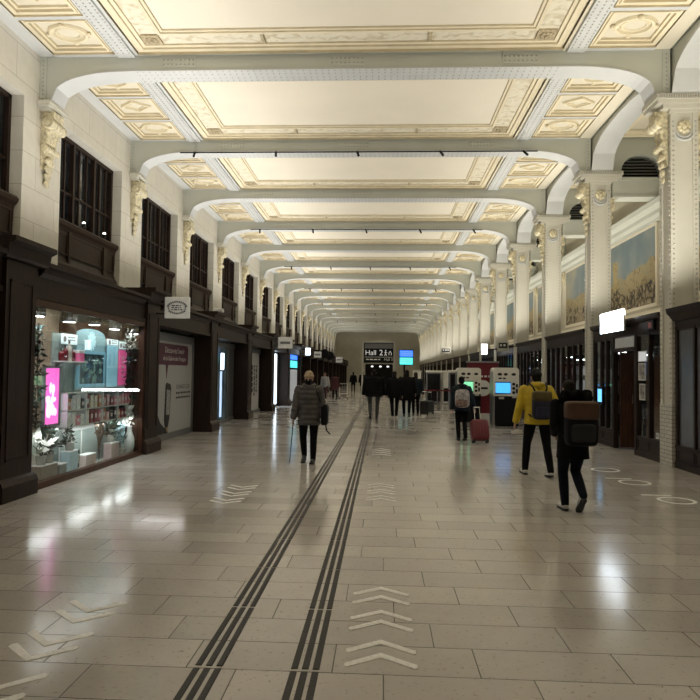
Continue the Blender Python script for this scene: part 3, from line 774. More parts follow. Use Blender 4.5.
for k in range(-1,17):
    t,y0,y1,y2=shopfront(k)
    xr=-5.27
    if k==-1:
        m=MB(); m.box(-5.3,-5.05,y1+.02,y2-.02,.02,2.66); d=m.build('door',MT['wood2'],t)
        m=MB()
        for i in range(5):
            a=y1+.2+i*.76; m.box(-5.05,-5.02,a,a+.08,.1,2.6); 
        m.box(-5.05,-5.015,y1+.1,y2-.1,1.0,1.12); m.build('door_rail',MT['wood2'],d)
    elif k==0:
        m=MB(); xg=-4.86
        m.box(xg-.05,XS-.03,y1+.004,y2-.004,0,.09); m.box(xg-.03,xg+.05,y1,y1+.05,.09,ztop if False else 2.66); m.box(xg-.03,xg+.05,y2-.06,y2-.004,.09,2.66); m.box(xg-.03,xg+.05,y1+.004,y2-.004,2.58,2.676)
        m.build('window_frame',MT['wood2'],t)
        MB().box(xg-.004,xg+.004,y1+.05,y2-.06,.09,2.58).build('pane',MT['glass'],t)
        m=MB(); m.box(-6.6,-4.9,y1+.006,y1+.03,0,2.66); m.box(-6.6,-4.9,y2-.03,y2-.006,0,2.66); m.build('side_lining',MT['wood2'],t)
        MB().box(-6.7,-6.6,y1+.01,y2-.01,0,2.95).build('back_panel',mat('warm_back_wall',(.42,.33,.25),.6,var=.35,scale=2.5),t)
        MB().box(-6.6,-4.92,y1,y2,0,.06).build('display_floor',mat('pale_display_floor',(.5,.47,.43),.25),t)
    elif k==1:
        hd=thing('hoarding','white shop hoarding showing a plum speech bubble and a pencil-shaped phone','hoarding',(xr,(y1+y2)/2,0))
        MB().box(xr-.02,xr,y1+.05,y2-.02,.16,2.42).build('panel',MT['hoard'],hd)
        m=MB(); m.box(xr-.02,xr+.015,y1+.05,y2-.02,2.42,2.62); m.box(xr-.02,xr+.02,y2-.16,y2-.02,.0,2.42); m.box(xr-.02,xr+.012,y1+.05,y2-.02,.0,.16); m.build('frame',MT['grey'],hd)
        m=MB(); 
        pl=[(-.04,2.30),(0,2.36),(1.62,2.36),(1.68,2.30),(1.68,1.90),(1.62,1.84),(.50,1.84),(.42,1.5),(.38,1.84),(0,1.84),(-.04,1.90)]
        pl=[(y1+1.36+a*1.34,z) for a,z in pl]
        m.prism(pl,'x',xr,xr+.006); bb=m.build('speech_bubble',MT['plum'],hd)
        m=MB(); yc=y1+1.36+1.17
        m.text("Découvrez l'avenir",.2,face_east(xr+.009,yc,2.2)); m.text('de la Galerie des Fresques',.165,face_east(xr+.009,yc,2.0)); m.build('lettering',MT['white'],bb,fix=False)
        m=MB(); yp=y1+2.03
        m.prism([(yp-.2,.50),(yp-.09,.22),(yp+.0,.18),(yp+.16,.52),(yp+.24,1.28),(yp+.18,1.36),(yp-.08,1.40),(yp-.14,1.34)],'x',xr+.001,xr+.012); ph=m.build('phone',MT['ink'],hd)
        m=MB(); m.prism([(yp-.12,.62),(yp+.13,.60),(yp+.18,1.2),(yp-.08,1.24)],'x',xr+.012,xr+.016); m.build('phone_screen',mat('grey_phone_screen',(.3,.31,.32),.4,var=.5,scale=30),ph)
        m=MB(); m.prism([(yp-.09,.22),(yp+.0,.18),(yp+.05,.3),(yp-.13,.32)],'x',xr+.012,xr+.018); m.build('pencil_tip',mat('tan_wood_tip',(.4,.28,.16),.6),ph)
        m=MB(); m.prism([(y1+.05,.16),(y1+.05,1.2),(y1+1.1,.95),(y1+1.55,.45),(y1+1.75,.35),(y1+2.1,.2),(y1+2.1,.16)],'x',xr,xr+.005); m.build('dark_sleeve',MT['ink'],hd)
        m=MB(); yt=y1+2.68
        m.text('SCANNEZ LE QR',.15,face_east(xr+.004,yt,1.28),'LEFT'); text_lines(m,face_east(xr+.004,yt,1.0),0,.1,1.25,2,.05,.12,3); m.build('lettering',MT['ink'],hd,fix=False)
    elif k==2:
        MB().box(xr-.02,xr,y1+3.12,y2-.02,.1,2.5).build('shutter',MT['shutter'],t)
        m=MB(); m.box(xr-.02,xr+.03,y1+.02,y2-.02,0,.1); m.box(xr-.02,xr+.03,y1+.02,y2-.02,2.5,2.66); m.box(xr-.02,xr+.03,y1+3.06,y1+3.12,.1,2.5); m.build('door_frame',MT['grey'],t)
        MB().box(xr-.02,xr-.01,y1+.05,y1+3.06,.1,2.5).build('glass_strip',mat('bluish_glass',(.16,.24,.32),.15,var=.5,scale=2),t)
        m=MB(); m.box(xr-.03,xr-.005,y1+2.3,y1+2.75,1.75,2.3); m.build('glow_panel',MT['coolglow'],t); m=MB(); m.box(xr-.03,xr-.005,y1+2.25,y1+2.5,.2,1.7); m.build('reflection_strip',MT['coolsoft'],t)  # glowing panel and strip imitate bluish reflections on the glass
    elif k==3:
        pn=thing('poster','tall pale poster with vertical dark print filling a shop bay','poster',(xr,y2-1.3,.1))
        MB().box(xr-.02,xr,y2-2.6,y2-.25,.12,2.46).build('sheet',mat('pale_poster',(.52,.53,.56),.5,var=.05,scale=1),pn)
        m=MB(); M=Matrix.Translation((xr+.004,y2-.75,1.3))@Matrix(((0,0,1,0),(0,-1,0,0),(1,0,0,0),(0,0,0,1)))
        # three columns of print reading upward
        rnd=random.Random(5)
        for cidx in range(3):
            z=.7+.25*rnd.random(); yy=y2-1.75+cidx*.42
            while z<1.95:
                q=.05+.16*rnd.random(); m.box(xr,xr+.004,yy,yy+.2,z,z+q); z+=q+.05
        m.build('lettering',MT['ink'],pn)
        m=MB(); m.box(xr-.02,xr+.02,y1,y2,0,.12); m.box(xr-.02,xr+.02,y1,y2,2.46,2.66); m.build('door_frame',MT['grey'],t)
    elif k==4:
        MB().box(xr-.02,xr,y2-1.9,y2-.5,.1,2.6).build('light_panel',MT['coolglow'],t)
        MB().box(xr-.02,xr,y2-.45,y2-.05,.1,2.6).build('glass_strip',MT['grey'],t)
    elif k==5:
        xr=-4.95
        for nm,za,zb,mt,lab in (('upper',2.40,2.66,'bluescr','blue lit screen high inside a left shop bay'),('lower',1.95,2.34,'cyan','cyan lit screen inside a left shop bay under a blue one')):
            s_=thing('screen',lab,'screen',(xr,y2-1.0,za)); MB().box(xr-.02,xr,y2-2.9,y2-.06,za,zb).build('display',MT[mt],s_)
            m=MB(); m.box(xr-.03,xr+.01,y2-2.93,y2-.04,za-.03,za); m.box(xr-.03,xr+.01,y2-2.93,y2-.04,zb,zb+.025); m.build('frame',MT['black'],s_)
        MB().box(xr-.02,xr,y2-2.9,y2-.06,.1,1.85).build('light_panel',mat('pale_shop_wall',(.5,.5,.52),.5,emit=(.7,.75,.8),es=.25),t)
    else:
        m=MB(); rnd=random.Random(k)
        n=4
        for i in range(n+1): 
            yy=y1+.03+(y2-y1-.12)*i/n; m.box(xr-.02,xr+.03,yy,yy+.06,.05,2.62)
        m.box(xr-.02,xr+.03,y1,y2,0,.4); m.box(xr-.02,xr+.03,y1,y2,2.1,2.16); m.box(xr-.02,xr+.03,y1,y2,2.6,2.68); m.build('window_frame',MT['wood2'] if k%3 else MT['wood'],t)
        MB().box(xr-.012,xr-.008,y1,y2,.4,2.6).build('pane',MT['dglass'],t)
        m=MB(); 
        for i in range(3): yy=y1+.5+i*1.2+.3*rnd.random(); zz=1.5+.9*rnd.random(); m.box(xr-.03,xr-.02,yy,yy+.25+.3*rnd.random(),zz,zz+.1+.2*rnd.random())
        m.build('glow_panel',MT['coolsoft'],t)
# hanging shop signs on the piers
def hang_sign(y,x0,x1,z0,z1,label,mt,emblem):
    t=thing('hanging_sign',label,'sign',(XS,y,z0))
    MB().cbox(x0,x1,y-.035,y+.035,z0,z1,.008).build('board',mt,t)
    m=MB(); m.tube([(XS-.02,y,z1-.1),(x0+.01,y,z1-.1)],.014,8); m.build('bracket',MT['black'],t); MB().tube([(XS-.02,y,z0+.1),(x0+.01,y,z0+.1)],.014,8).build('bracket',MT['black'],t)
    if emblem:
        m=MB(); cx,cz=(x0+x1)/2,(z0+z1)/2; rx,rz=(x1-x0)*.37,(z1-z0)*.27; n=28
        for (r,w) in ((1,.09),(.82,.03)):
            R=[[(cx+rx*q*math.cos(2*PI*i/n),y-.0365,cz+rz*q*math.sin(2*PI*i/n)) for i in range(n)] for q in (r,r-w)]; m.rings(R,False)
        for i in range(n):
            a=2*PI*i/n
            if math.sin(a)>.1 or math.sin(a)<-.5: m.ell((cx+rx*1.08*math.cos(a),y-.036,cz+rz*1.08*math.sin(a)),(.016,.002,.014),6,4)
        M=face_cam(cx,y-.037,cz); text_lines(m,M,-rx*.6,rz*.25,rx*1.2,3,rz*.2,rz*.36,8)
        m.build('emblem',MT['ink'],t)
    elif emblem is None:
        m=MB(); M=face_cam((x0+x1)/2,y-.037,(z0+z1)/2); w=(x1-x0)*.7; m.add([M@Vector(p) for p in ((-w/2,-.06,0),(w/2,-.06,0),(w/2,.05,0),(-w/2,.05,0))],[(0,1,2,3)]); m.build('dark_band',MT['greyprint'],t)
    return t
MT['signface']=mat('pale_sign_face',(.62,.61,.58),.4,emit=(.9,.88,.82),es=.12)
hang_sign(13.1,-4.58,-4.05,2.80,3.25,'pale square sign with dark oval emblem hanging beside the lit display window',MT['signface'],True)
hang_sign(27.6,-4.56,-3.93,2.74,3.24,'pale grey sign with a dark band over the fifth shop pier',MT['signface'],None)
hang_sign(37.5,-4.55,-4.25,2.72,3.15,'small glowing white sign on the left, beyond the grey sign',MT['coolglow'],False)
hang_sign(42.3,-4.55,-4.05,2.70,3.1,'small pale sign on the left, farther than the glowing white one',MT['signface'],None)
hang_sign(61.9,-4.5,-3.85,2.7,3.25,'farthest small pale sign on the left, near the end of the shop row',MT['signface'],None)
for (y,l) in ((47.2,'nearer'),(52.1,'farther')):
    t=thing('round_sign','dark round sign hanging over far left shop piers, '+l+' of the two','sign',(XS,y,2.8)); m=MB(); m.lathe([(.01,-.05),(.34,-.05),(.36,0),(.34,.05),(.01,.05)],(-4.3,y,3.1),18,'y'); m.build('disc',MT['black'],t); MB().tube([(XS-.02,y,3.1),(-4.6,y,3.1)],.02).build('bracket',MT['black'],t)
# camera on the pier between second and third bay
t=thing('security_camera','small white security camera on the pier right of the hoarding','camera',(XS,17.95,3.37)); MB().cbox(XS-.05,XS+.2,17.85,18.05,3.39,3.5,.02).build('body',MT['white'],t); MB().cbox(XS-.02,XS+.08,17.9,18.0,3.37,3.4,.01).build('foot',MT['white'],t)

# ------------------------------------------------------------------ the lit display window
XD=-5.15
def D(y,z): return (y*.9717,1.7+(z-1.7)*.9717)
def plate(name,label,cat,y0,y1,z0,z1,mt,x=XD,th=.015,group=None):
    t=thing(name,label,cat,(x,(y0+y1)/2,z0),group=group); MB().cbox(x,x+th,y0,y1,z0,z1,.004).build('board',mt,t); return t
bd=thing('display_backdrop','grey-green backdrop board behind the goods in the lit shop window','backdrop',(XD-.04,11,.06))
MB().box(XD-.06,XD-.04,9.72,12.6,.06,2.28).build('board',mat('grey_green_board',(.30,.36,.34),.5,var=.06,scale=1),bd)
m=MB()
for y in (10.0,10.75,11.5): m.box(XD-.04,XD-.03,y,y+.03,.08,.72)
m.box(XD-.04,XD-.03,9.75,12.58,.66,.72); m.build('batten',MT['white'],bd)
# big blue panel with oval emblem and botanical picture
t=thing('blue_display_panel','large pale blue panel with an oval emblem above a dark botanical picture','panel',(XD-.02,11,1.36))
m=MB(); pl=[(10.44,1.36),(11.52,1.36),(11.52,2.3)]+[(10.98+.54*math.cos(a*PI/10),2.3+.12*math.sin(a*PI/10)) for a in range(1,10)]+[(10.44,2.3)]
m.prism(pl,'x',XD-.025,XD); m.build('board',mat('pale_blue_board',(.26,.42,.46),.5,var=.05,scale=1,emit=(.35,.6,.65),es=.10),t)  # faint emission brightens the board as if lit
m=MB(); n=24; m.add([(XD+.004,10.98+.13*math.cos(2*PI*i/n),2.2+.13*math.sin(2*PI*i/n)) for i in range(n)],[tuple(range(n))])
for i in range(12): a=2*PI*i/12; m.ell((XD+.003,10.98+.145*math.cos(a),2.2+.15*math.sin(a)),(.003,.025,.03),6,4)
m.build('emblem',mat('ice_blue_print',(.5,.75,.8),.5,emit=(.5,.8,.9),es=.3),t)  # printed emblem glows a little to look lit
m=MB(); m.box(XD,XD+.012,10.5,11.46,1.44,1.98); pc=m.build('picture',mat('dark_botanical_print',(.05,.10,.12),.5,var=.9,scale=9),t)
m=MB()
for (a,b,c,d) in ((10.46,11.5,1.40,1.45),(10.46,11.5,1.97,2.02),(10.46,10.51,1.45,1.97),(11.45,11.5,1.45,1.97)): m.box(XD,XD+.03,a,b,c,d)
m.build('frame',mat('sky_blue_frame',(.25,.5,.62),.4,emit=(.3,.6,.8),es=.12),t)  # picture frame given slight emission, it is no lamp
rnd=random.Random(3); m=MB()
for i in range(26):
    y=10.62+.72*rnd.random(); z=1.5+.36*rnd.random(); m.ell((XD+.013,y,z),(.003,.02+.03*rnd.random(),.05+.04*rnd.random()),6,5,rot=Matrix.Rotation(rnd.random()*3,3,'X'))
m.build('painted_leaf',mat('sage_leaves_print',(.22,.36,.33),.6,var=.5,scale=20),pc)
plate('light_blue_banner','plain light blue banner beside the pink one in the lit shop window','banner',11.6,12.08,1.38,2.16,mat('light_blue_banner',(.30,.55,.66),.5,emit=(.4,.75,.95),es=.25))  # banner carries added emission to look brightly lit
t=plate('pink_banner','bright pink banner with pale print at the right of the shop window','banner',12.13,12.52,1.40,2.09,mat('hot_pink_banner',(.7,.10,.26),.5,var=.05,emit=(1,.15,.4),es=.45))  # pink emission stands for light falling on the banner
m=MB(); M=face_east(XD+.018,12.32,1.75)
for i in range(5): m.box(XD+.015,XD+.018,12.27+.02*(i%2),12.37-.02*(i%2),1.55+.09*i,1.6+.09*i)
m.build('print',mat('pale_pink_print',(.9,.6,.65),.5),t)
for i,(a,b,c,d,lab) in enumerate(((9.9,10.43,2.11,2.28,'white name card above the small left shelf in the shop window'),(11.6,12.08,2.17,2.28,'white name card above the light blue banner'),(12.15,12.5,2.11,2.26,'white name card above the pink banner'))):
    t=plate('name_card',lab,'sign',a,b,c,d,mat('white_card',(.75,.8,.8),.5,emit=(.8,.95,1),es=.5),th=.012)  # card material emits so the white reads as lit
    m=MB(); M=face_east(XD+.0135,(a+b)/2,(c+d)/2); text_lines(m,M,-(b-a)*.1,.02,(b-a)*.45,2,.02,.045,i); m.add([M@Vector((-(b-a)*.3+.05*math.cos(q*PI/5),.05*math.sin(q*PI/5)-.005,0)) for q in range(10)],[tuple(range(10))]); m.build('print',MT['greyprint'],t,fix=False)
# left upper shelf and its bottles
t=thing('glass_shelf','small glass shelf carrying red bottles at the upper left of the shop window','shelf',(XD,10.05,1.81)); MB().cbox(XD,XD+.2,9.66,10.44,1.81,1.83,.004).build('board',MT['white'],t); m=MB()
for y in (9.75,10.35): m.prism([(XD,1.81),(XD+.14,1.81),(XD,1.72)],'y',y,y+.015)
m.build('bracket',MT['metal'],t)
MT['redglass']=mat('dark_red_glass',(.20,.02,.03),.15,var=.3); MT['creamglass']=mat('cream_glass',(.7,.6,.55),.2)
def bottle(x,y,z,h,r,mt,label,group):
    t=thing('bottle',label,'bottle',(x,y,z),group=group)
    MB().lathe([(.002,0),(r,0),(r,h*.6),(r*.8,h*.68),(r*.3,h*.75),(r*.3,h*.85),(.002,h*.85)],(x,y,z),12).build('flask',mt,t,True)
    MB().lathe([(.002,h*.85),(r*.4,h*.85),(r*.4,h),(.002,h)],(x,y,z),10).build('stopper',MT['chrome'],t)
for i,(y,h,c,lab) in enumerate(((9.74,.2,'redglass','first'),(9.86,.26,'redglass','second'),(9.98,.34,'creamglass','third, the tall cream one'),(10.1,.22,'redglass','fourth'))):
    bottle(XD+.1,y,1.83,h,.045,MT[c],('dark red' if c=='redglass' else 'cream')+' bottle on the small glass shelf, '+lab+' from its left end','bottles on the small glass shelf')
t=thing('pink_box','bright pink carton on the right end of the small glass shelf','box',(XD+.1,10.32,1.83)); MB().cbox(XD+.03,XD+.15,10.23,10.41,1.83,1.97,.006).build('carton',mat('pink_carton',(.7,.12,.3),.4,emit=(1,.2,.45),es=.2),t); MB().cbox(XD+.025,XD+.155,10.225,10.415,1.97,2.02,.006).build('lid',MT['white'],t)  # carton has a touch of emission for brightness
# magenta lightbox picture
t=thing('magenta_lightbox','glowing magenta and white picture behind the left garland','picture',(XD,9.62,.82)); MB().box(XD,XD+.03,9.40,9.83,.84,1.72).build('display',glow('magenta_glow',(1,.16,.62),1.1),t)
m=MB(); 
for (a,b,c,d) in ((9.37,9.86,.81,.845),(9.37,9.86,1.715,1.75),(9.37,9.405,.845,1.715),(9.825,9.86,.845,1.715)): m.box(XD,XD+.045,a,b,c,d)
m.build('frame',MT['grey'],t)
m=MB(); rnd=random.Random(9)
for i in range(14): m.ell((XD+.031,9.5+.26*rnd.random(),1.0+.5*rnd.random()),(.002,.03+.05*rnd.random(),.03+.07*rnd.random()),8,5)
m.build('blossom_print',glow('white_pink_glow',(1,.75,.95),1.3),t)
# shelf unit with two rows of boxes
t=thing('shelf_unit','low white shelf unit with two rows of boxed goods in the shop window','shelf',(XD,11.2,.74))
for z in (.755,1.02,1.30): MB().cbox(XD-.02,XD+.15,9.88,12.5,z,z+.022,.004).build('shelf_board',MT['offwhite'],t)
for y in (9.88,10.53,11.17,11.82,12.48): MB().box(XD-.02,XD+.15,y,y+.02,.777,1.30).build('upright',MT['white'],t)
BC=[('pink',(.6,.2,.26)),('cream',(.7,.6,.47)),('dark red',(.25,.03,.05)),('rose',(.62,.33,.34)),('black',(.03,.025,.03)),('orange',(.55,.24,.13)),('white',(.7,.68,.66))]
BM=[mat('carton_'+n.replace(' ','_'),c,.45,var=.25,scale=25) for n,c in BC]; LIDM=mat('carton_label',(.7,.62,.58),.5)
def carton(x,y0,y1,z,h,ci,label,group,d=.09):
    t=thing('boxed_soap',label,'box',(x,(y0+y1)/2,z),group=group)
    MB().cbox(x,x+d,y0,y1,z,z+h,.004).build('carton',BM[ci],t); MB().box(x+d,x+d+.002,y0+(y1-y0)*.2,y1-(y1-y0)*.2,z+h*.35,z+h*.7).build('label_print',LIDM,t)
rnd=random.Random(21)
for row,z in enumerate((1.042,.777)):
    n=0
    for c4 in range(4):
        ya=9.9+c4*.648
        for i in range(4):
            a=ya+.02+i*.155; w=.10+.03*rnd.random(); ci=rnd.randrange(7); h=.15+.08*rnd.random(); n+=1
            carton(XD+.045,a,a+w,z,h,ci,BC[ci][0]+' box on the '+('upper' if row==0 else 'lower')+' row of the shop-window shelves, '+ORD[n-1]+' from the left','boxes on the '+('upper' if row==0 else 'lower')+' shop-window row')
# hanging spot lamps
for i,(y,z) in enumerate(((8.93,2.56),(9.87,2.55),(10.76,2.57),(11.59,2.55),(12.5,2.52))):
    t=thing('pendant_spot','black box spotlight hanging in the shop window, '+ORD[i]+' from the left','lamp',(-5.0,y,z-.1),group='black spotlights in the shop window')
    MB().cbox(-5.09,-4.92,y-.09,y+.09,z-.09,z+.08,.01).build('housing',MT['black'],t); MB().tube([(-5.0,y,z+.08),(-5.0,y,2.7)],.012).build('stem',MT['black'],t); MB().box(-5.07,-4.94,y-.07,y+.07,z-.1,z-.092).build('lens',glow('spot_lens_%d'%i,(1,.97,.92),14),t)
# foliage
MT['leafdark']=mat('dark_green_leaves',(.015,.028,.018),.5,var=.5,scale=20); MT['leafgrey']=mat('blue_grey_leaves',(.25,.38,.40),.5,var=.4,scale=20); MT['leafwhite']=mat('white_petals',(.7,.7,.66),.5,var=.1); MT['stemm']=mat('brown_stem',(.06,.035,.02),.6)
def leaves(m,c,ax,n,size,rnd,up=.3):
    for i in range(n):
        p=Vector((c[0]+ax[0]*rnd.uniform(-1,1),c[1]+ax[1]*rnd.uniform(-1,1),c[2]+ax[2]*rnd.uniform(-1,1)))
        d=Vector((rnd.uniform(-1,1),rnd.uniform(-1,1),rnd.uniform(-.6,1)+up)).normalized(); s_=d.cross(Vector((rnd.uniform(-1,1),rnd.uniform(-1,1),.3))).normalized(); L=size*(.6+.8*rnd.random())
        m.add([p,p+d*L*.45+s_*L*.2,p+d*L,p+d*L*.45-s_*L*.2],[(0,1,2,3)])
def garland(y,z0,z1,label,seed,top):
    rnd=random.Random(seed); t=thing('hanging_garland',label,'garland',(-5.0,y,z0))
    MB().tube([(-5.0,y,z1+.12),(-5.0,y+.02,(z0+z1)/2),(-4.99,y,z0)],.012).build('stem',MT['stemm'],t)
    m=MB(); leaves(m,(-5.04,y,(z0+z1)/2),(.05,.12,(z1-z0)/2),300,.10,rnd,-.2); m.build('foliage',MT['leafdark'],t,fix=False)
    m=MB(); leaves(m,(-5.03,y,z1-.14),(.05,.15,.2),90,.09,rnd); m.build('pale_foliage',top,t,fix=False)
garland(8.95,.85,2.25,'long dark leafy garland at the left edge of the shop window',1,MT['leafgrey'])
garland(12.42,1.0,2.40,'long dark leafy garland with white flowers at the right edge of the shop window',2,MT['leafwhite'])
def plant(x,y,z,h,label,seed,mt,pot,dense=70,size=.16):
    rnd=random.Random(seed); t=thing('potted_plant',label,'plant',(x,y,z))
    MB().lathe([(.002,0),(.06,0),(.08,.13),(.085,.14),(.07,.14),(.068,.12),(.002,.12)],(x,y,z),14).build('pot',pot,t,True)
    m=MB()
    for i in range(5): m.tube([(x,y,z+.12),(x+rnd.uniform(-.05,.05),y+rnd.uniform(-.1,.1),z+h*.6),(x+rnd.uniform(-.07,.07),y+rnd.uniform(-.18,.18),z+h*.95)],[.006,.005,.003],5)
    m.build('stem',MT['stemm'],t)
    m=MB(); leaves(m,(x-.02,y,z+h*.62),(.04,.15,h*.33),dense,size*.8,rnd); m.build('foliage',mt,t,fix=False)
POT=mat('pale_glazed_pot',(.5,.48,.45),.25)
def plinth(y0,y1,h,label,mt,x0=-5.08,x1=-4.93,lid=MT['white']):
    t=thing('display_plinth',label,'plinth',((x0+x1)/2,(y0+y1)/2,.06)); MB().cbox(x0,x1,y0,y1,.06,.06+h,.006).build('block',mt,t); MB().cbox(x0-.004,x1+.004,y0-.004,y1+.004,.06+h,.075+h,.003).build('top_plate',lid,t)
plinth(9.02,9.50,.21,'brown cube plinth under the leftmost plants in the shop window',mat('tan_cube',(.30,.22,.16),.4))
plinth(9.56,9.78,.16,'glassy grey plinth beside the brown cube in the shop window',mat('smoky_plinth',(.3,.33,.33),.15))
plinth(9.86,10.14,.32,'tall pale blue plinth with stacked rims in the shop window',mat('pale_blue_plinth',(.40,.52,.55),.2,emit=(.5,.7,.8),es=.08))  # faint emission on the blue plinth imitates window light
plinth(10.42,10.80,.19,'pale pink low plinth in the middle of the shop window',mat('pale_pink_plinth',(.62,.48,.44),.4))
plinth(11.42,11.75,.28,'pink plinth below the fern in the shop window',mat('rose_plinth',(.60,.44,.44),.4))
plant(-5.0,9.14,.285,.42,'striped white-leaved plant at the lower left of the shop window',5,MT['leafwhite'],POT,40,.2)
plant(-5.0,9.36,.285,.52,'tall dark-leaved plant on the brown cube plinth',6,MT['leafdark'],POT,120,.17)
plant(-5.0,9.99,.395,.36,'dark leafy plant on the tall pale blue plinth',7,MT['leafdark'],POT,60,.13)
plant(-5.02,11.58,.355,.36,'dark bushy fern on the pink plinth',8,MT['leafdark'],POT,110,.15)
plant(-5.0,11.98,.06,.62,'blue-grey fern standing right of the pink plinth',9,MT['leafgrey'],POT,80,.17)
t=thing('framed_card','small dark framed card standing between the plinths in the shop window','frame',(-5.02,10.28,.06)); MB().cbox(-5.06,-5.04,10.16,10.42,.06,.36,.004).build('frame',MT['black'],t); MB().box(-5.04,-5.036,10.19,10.39,.13,.3).build('card',mat('sage_card',(.4,.45,.4),.5),t)
t=thing('twig_vase','dark twigs in a slim glass vase in the middle of the shop window','vase',(-4.97,11.0,.06)); MB().lathe([(.002,0),(.05,0),(.035,.15),(.03,.28),(.024,.28),(.028,.15),(.002,.02)],(-4.97,11.0,.06),14).build('vase',MT['glass'],t,True)
m=MB(); rnd=random.Random(4)
for i in range(9): m.tube([(-4.97,11.0,.1),(-4.97,11.0+rnd.uniform(-.05,.05),.4),(-4.97+rnd.uniform(-.05,.05),11.0+rnd.uniform(-.22,.22),.62+.15*rnd.random())],[.008,.012,.008],6)
leaves(m,(-4.97,11.0,.6),(.05,.16,.12),40,.1,rnd); m.build('twigs',MT['stemm'],t,fix=False)
t=thing('white_vase','tall white vase with pale flowers at the right end of the shop window','vase',(-4.98,12.36,.06)); MB().lathe([(.002,0),(.07,0),(.1,.15),(.095,.28),(.05,.42),(.045,.5),(.055,.53),(.04,.53),(.002,.45)],(-4.98,12.36,.06),18).build('vase',MT['white'],t,True)
m=MB(); leaves(m,(-5.02,12.33,.78),(.05,.12,.18),90,.11,rnd); m.build('flowers',MT['leafwhite'],t,fix=False)
m=MB(); m.tube([(-4.98,12.36,.55),(-4.98,12.3,.8)],.008); m.tube([(-4.98,12.36,.55),(-4.98,12.44,.85)],.008); m.build('stem',MT['stemm'],t)

# ------------------------------------------------------------------ timber and glass frontages on the right
XW=5.55
MT['frost']=mat('grey_frosted_glass',(.13,.135,.15),.22,var=.15,scale=1.5)
MT['poster']=mat('grey_portrait_print',(.35,.33,.32),.5,var=.7,scale=9)
MT['tube']=glow('white_tube_light',(.95,.97,1),9)
def frontage_parts(t,y0,y1,mull,pane_mt,door=None,interior=True,trans=None):
    """plinth, mullions, fascia of one bay between two columns"""
    spans=[(y0,y1)] if not door else [(y0,door[0]),(door[1],y1)]
    for a,b in spans:
        m=MB(); m.box(XW,XW+.10,a,b,.12,.42); m.box(XW-.02,XW+.12,a,b,0,.12); m.box(XW-.012,XW+.1,a,b,.38,.43)
        n=max(1,int((b-a)/.62))
        for i in range(n):
            q=a+.05+(b-a-.1)*i/n; r_=a+.05+(b-a-.1)*(i+1)/n-.05
            for (c,d,e,f) in ((q,r_,.16,.185),(q,r_,.33,.355),(q,q+.025,.185,.33),(r_-.025,r_,.185,.33)): m.box(XW-.01,XW+.002,c,d,e,f)
        m.build('plinth_panel',MT['wood3'] if door else MT['wood'],t)
    for a,b in spans:
        m=MB(); m.box(XW,XW+.08,a,b,2.58,2.64)
        for q in mull:
            if a-.1<q<b+.1: m.box(XW-.01,XW+.09,q-.035,q+.035,.42,2.64)
        m.build('mullion',MT['wood'],t)
    for a,b in spans: MB().box(XW+.03,XW+.04,a,b,.42,2.6).build('glazing',pane_mt,t)
    m=MB(); m.box(XW,XW+.14,y0,y1,2.62,2.92); fa=m.build('fascia',MT['wood'],t)
    MB().prism([(XW+.14,2.86),(XW-.02,2.86),(XW-.07,2.91),(XW-.09,2.95),(XW-.09,2.99),(XW+.14,2.99)],'y',y0,y1).build('cornice',MT['wood'],fa)
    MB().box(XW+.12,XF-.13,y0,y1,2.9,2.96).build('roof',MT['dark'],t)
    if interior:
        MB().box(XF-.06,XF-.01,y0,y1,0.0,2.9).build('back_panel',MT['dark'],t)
def bay_y(k): return YK(k)+.53,YK(k+1)-.03
# nearest frontage, frosted grey panels
y0,y1=bay_y(-1)
t=thing('frontage','dark timber frontage with frosted grey panels at the right picture edge','shopfront',(XW,(y0+y1)/2,0),group='timber frontages along the right side')
frontage_parts(t,y0,y1,[y1-.06-.68*i for i in range(7)],MT['frost'],None,False)
m=MB(); m.prism([(XW+.1,2.76),(XW-.04,2.76),(XW-.10,2.84),(XW-.16,2.9),(XW-.18,2.99),(XW+.1,3.0)],'y',y0,y1); m.build('deep_cornice',MT['wood'],t)
# doorway bay
y0,y1=bay_y(0)
t=thing('frontage','timber shopfront with an open doorway under the glowing white sign box','shopfront',(XW,(y0+y1)/2,0),group='timber frontages along the right side')
frontage_parts(t,y0,y1,[12.88,13.45,14.08,15.52,15.95,16.35,16.86],MT['glass'],(14.12,15.48))
m=MB(); m.box(XW-.02,XW+.1,14.08,14.18,0,2.62); m.box(XW-.02,XW+.1,15.42,15.52,0,2.62); m.box(XW-.02,XW+.1,14.1,15.5,2.28,2.36); m.build('door_frame',MT['wood'],t)
MB().box(XW+.02,XW+.05,14.18,15.42,2.36,2.6).build('transom',mat('lit_grey_transom',(.30,.29,.26),.4,emit=(.8,.78,.7),es=.10),t)
d=MB().box(XW+.1,XW+.42,15.30,15.35,.03,2.27).build('door_leaf',MT['wood2'],t); MB().tube([(XW+.37,15.30,1.05),(XW+.37,15.26,1.08),(XW+.37,15.26,1.25),(XW+.37,15.30,1.28)],.012).build('handle',MT['chrome'],d)
MB().box(XW+.7,XF-.2,14.6,15.3,.0,2.2).build('orange_partition',mat('orange_wall',(.16,.07,.03),.5,var=.4,scale=1),t)
# the sign box above the door
sx=thing('lightbox_sign','blank glowing white sign box above the open doorway on the right','sign',(5.3,14.75,2.72))
MB().box(5.312,5.35,14.2,15.62,2.72,3.2).build('casing',MT['offwhite'],sx)
MB().cbox(5.29,5.312,14.2,15.62,2.725,3.195,.004).build('panel',glow('sign_white',(.80,.90,1),9),sx)
MB().box(5.35,5.56,14.4,14.46,2.8,2.86).build('bracket',MT['black'],sx); MB().box(5.35,5.56,15.2,15.26,2.8,2.86).build('bracket',MT['black'],sx)
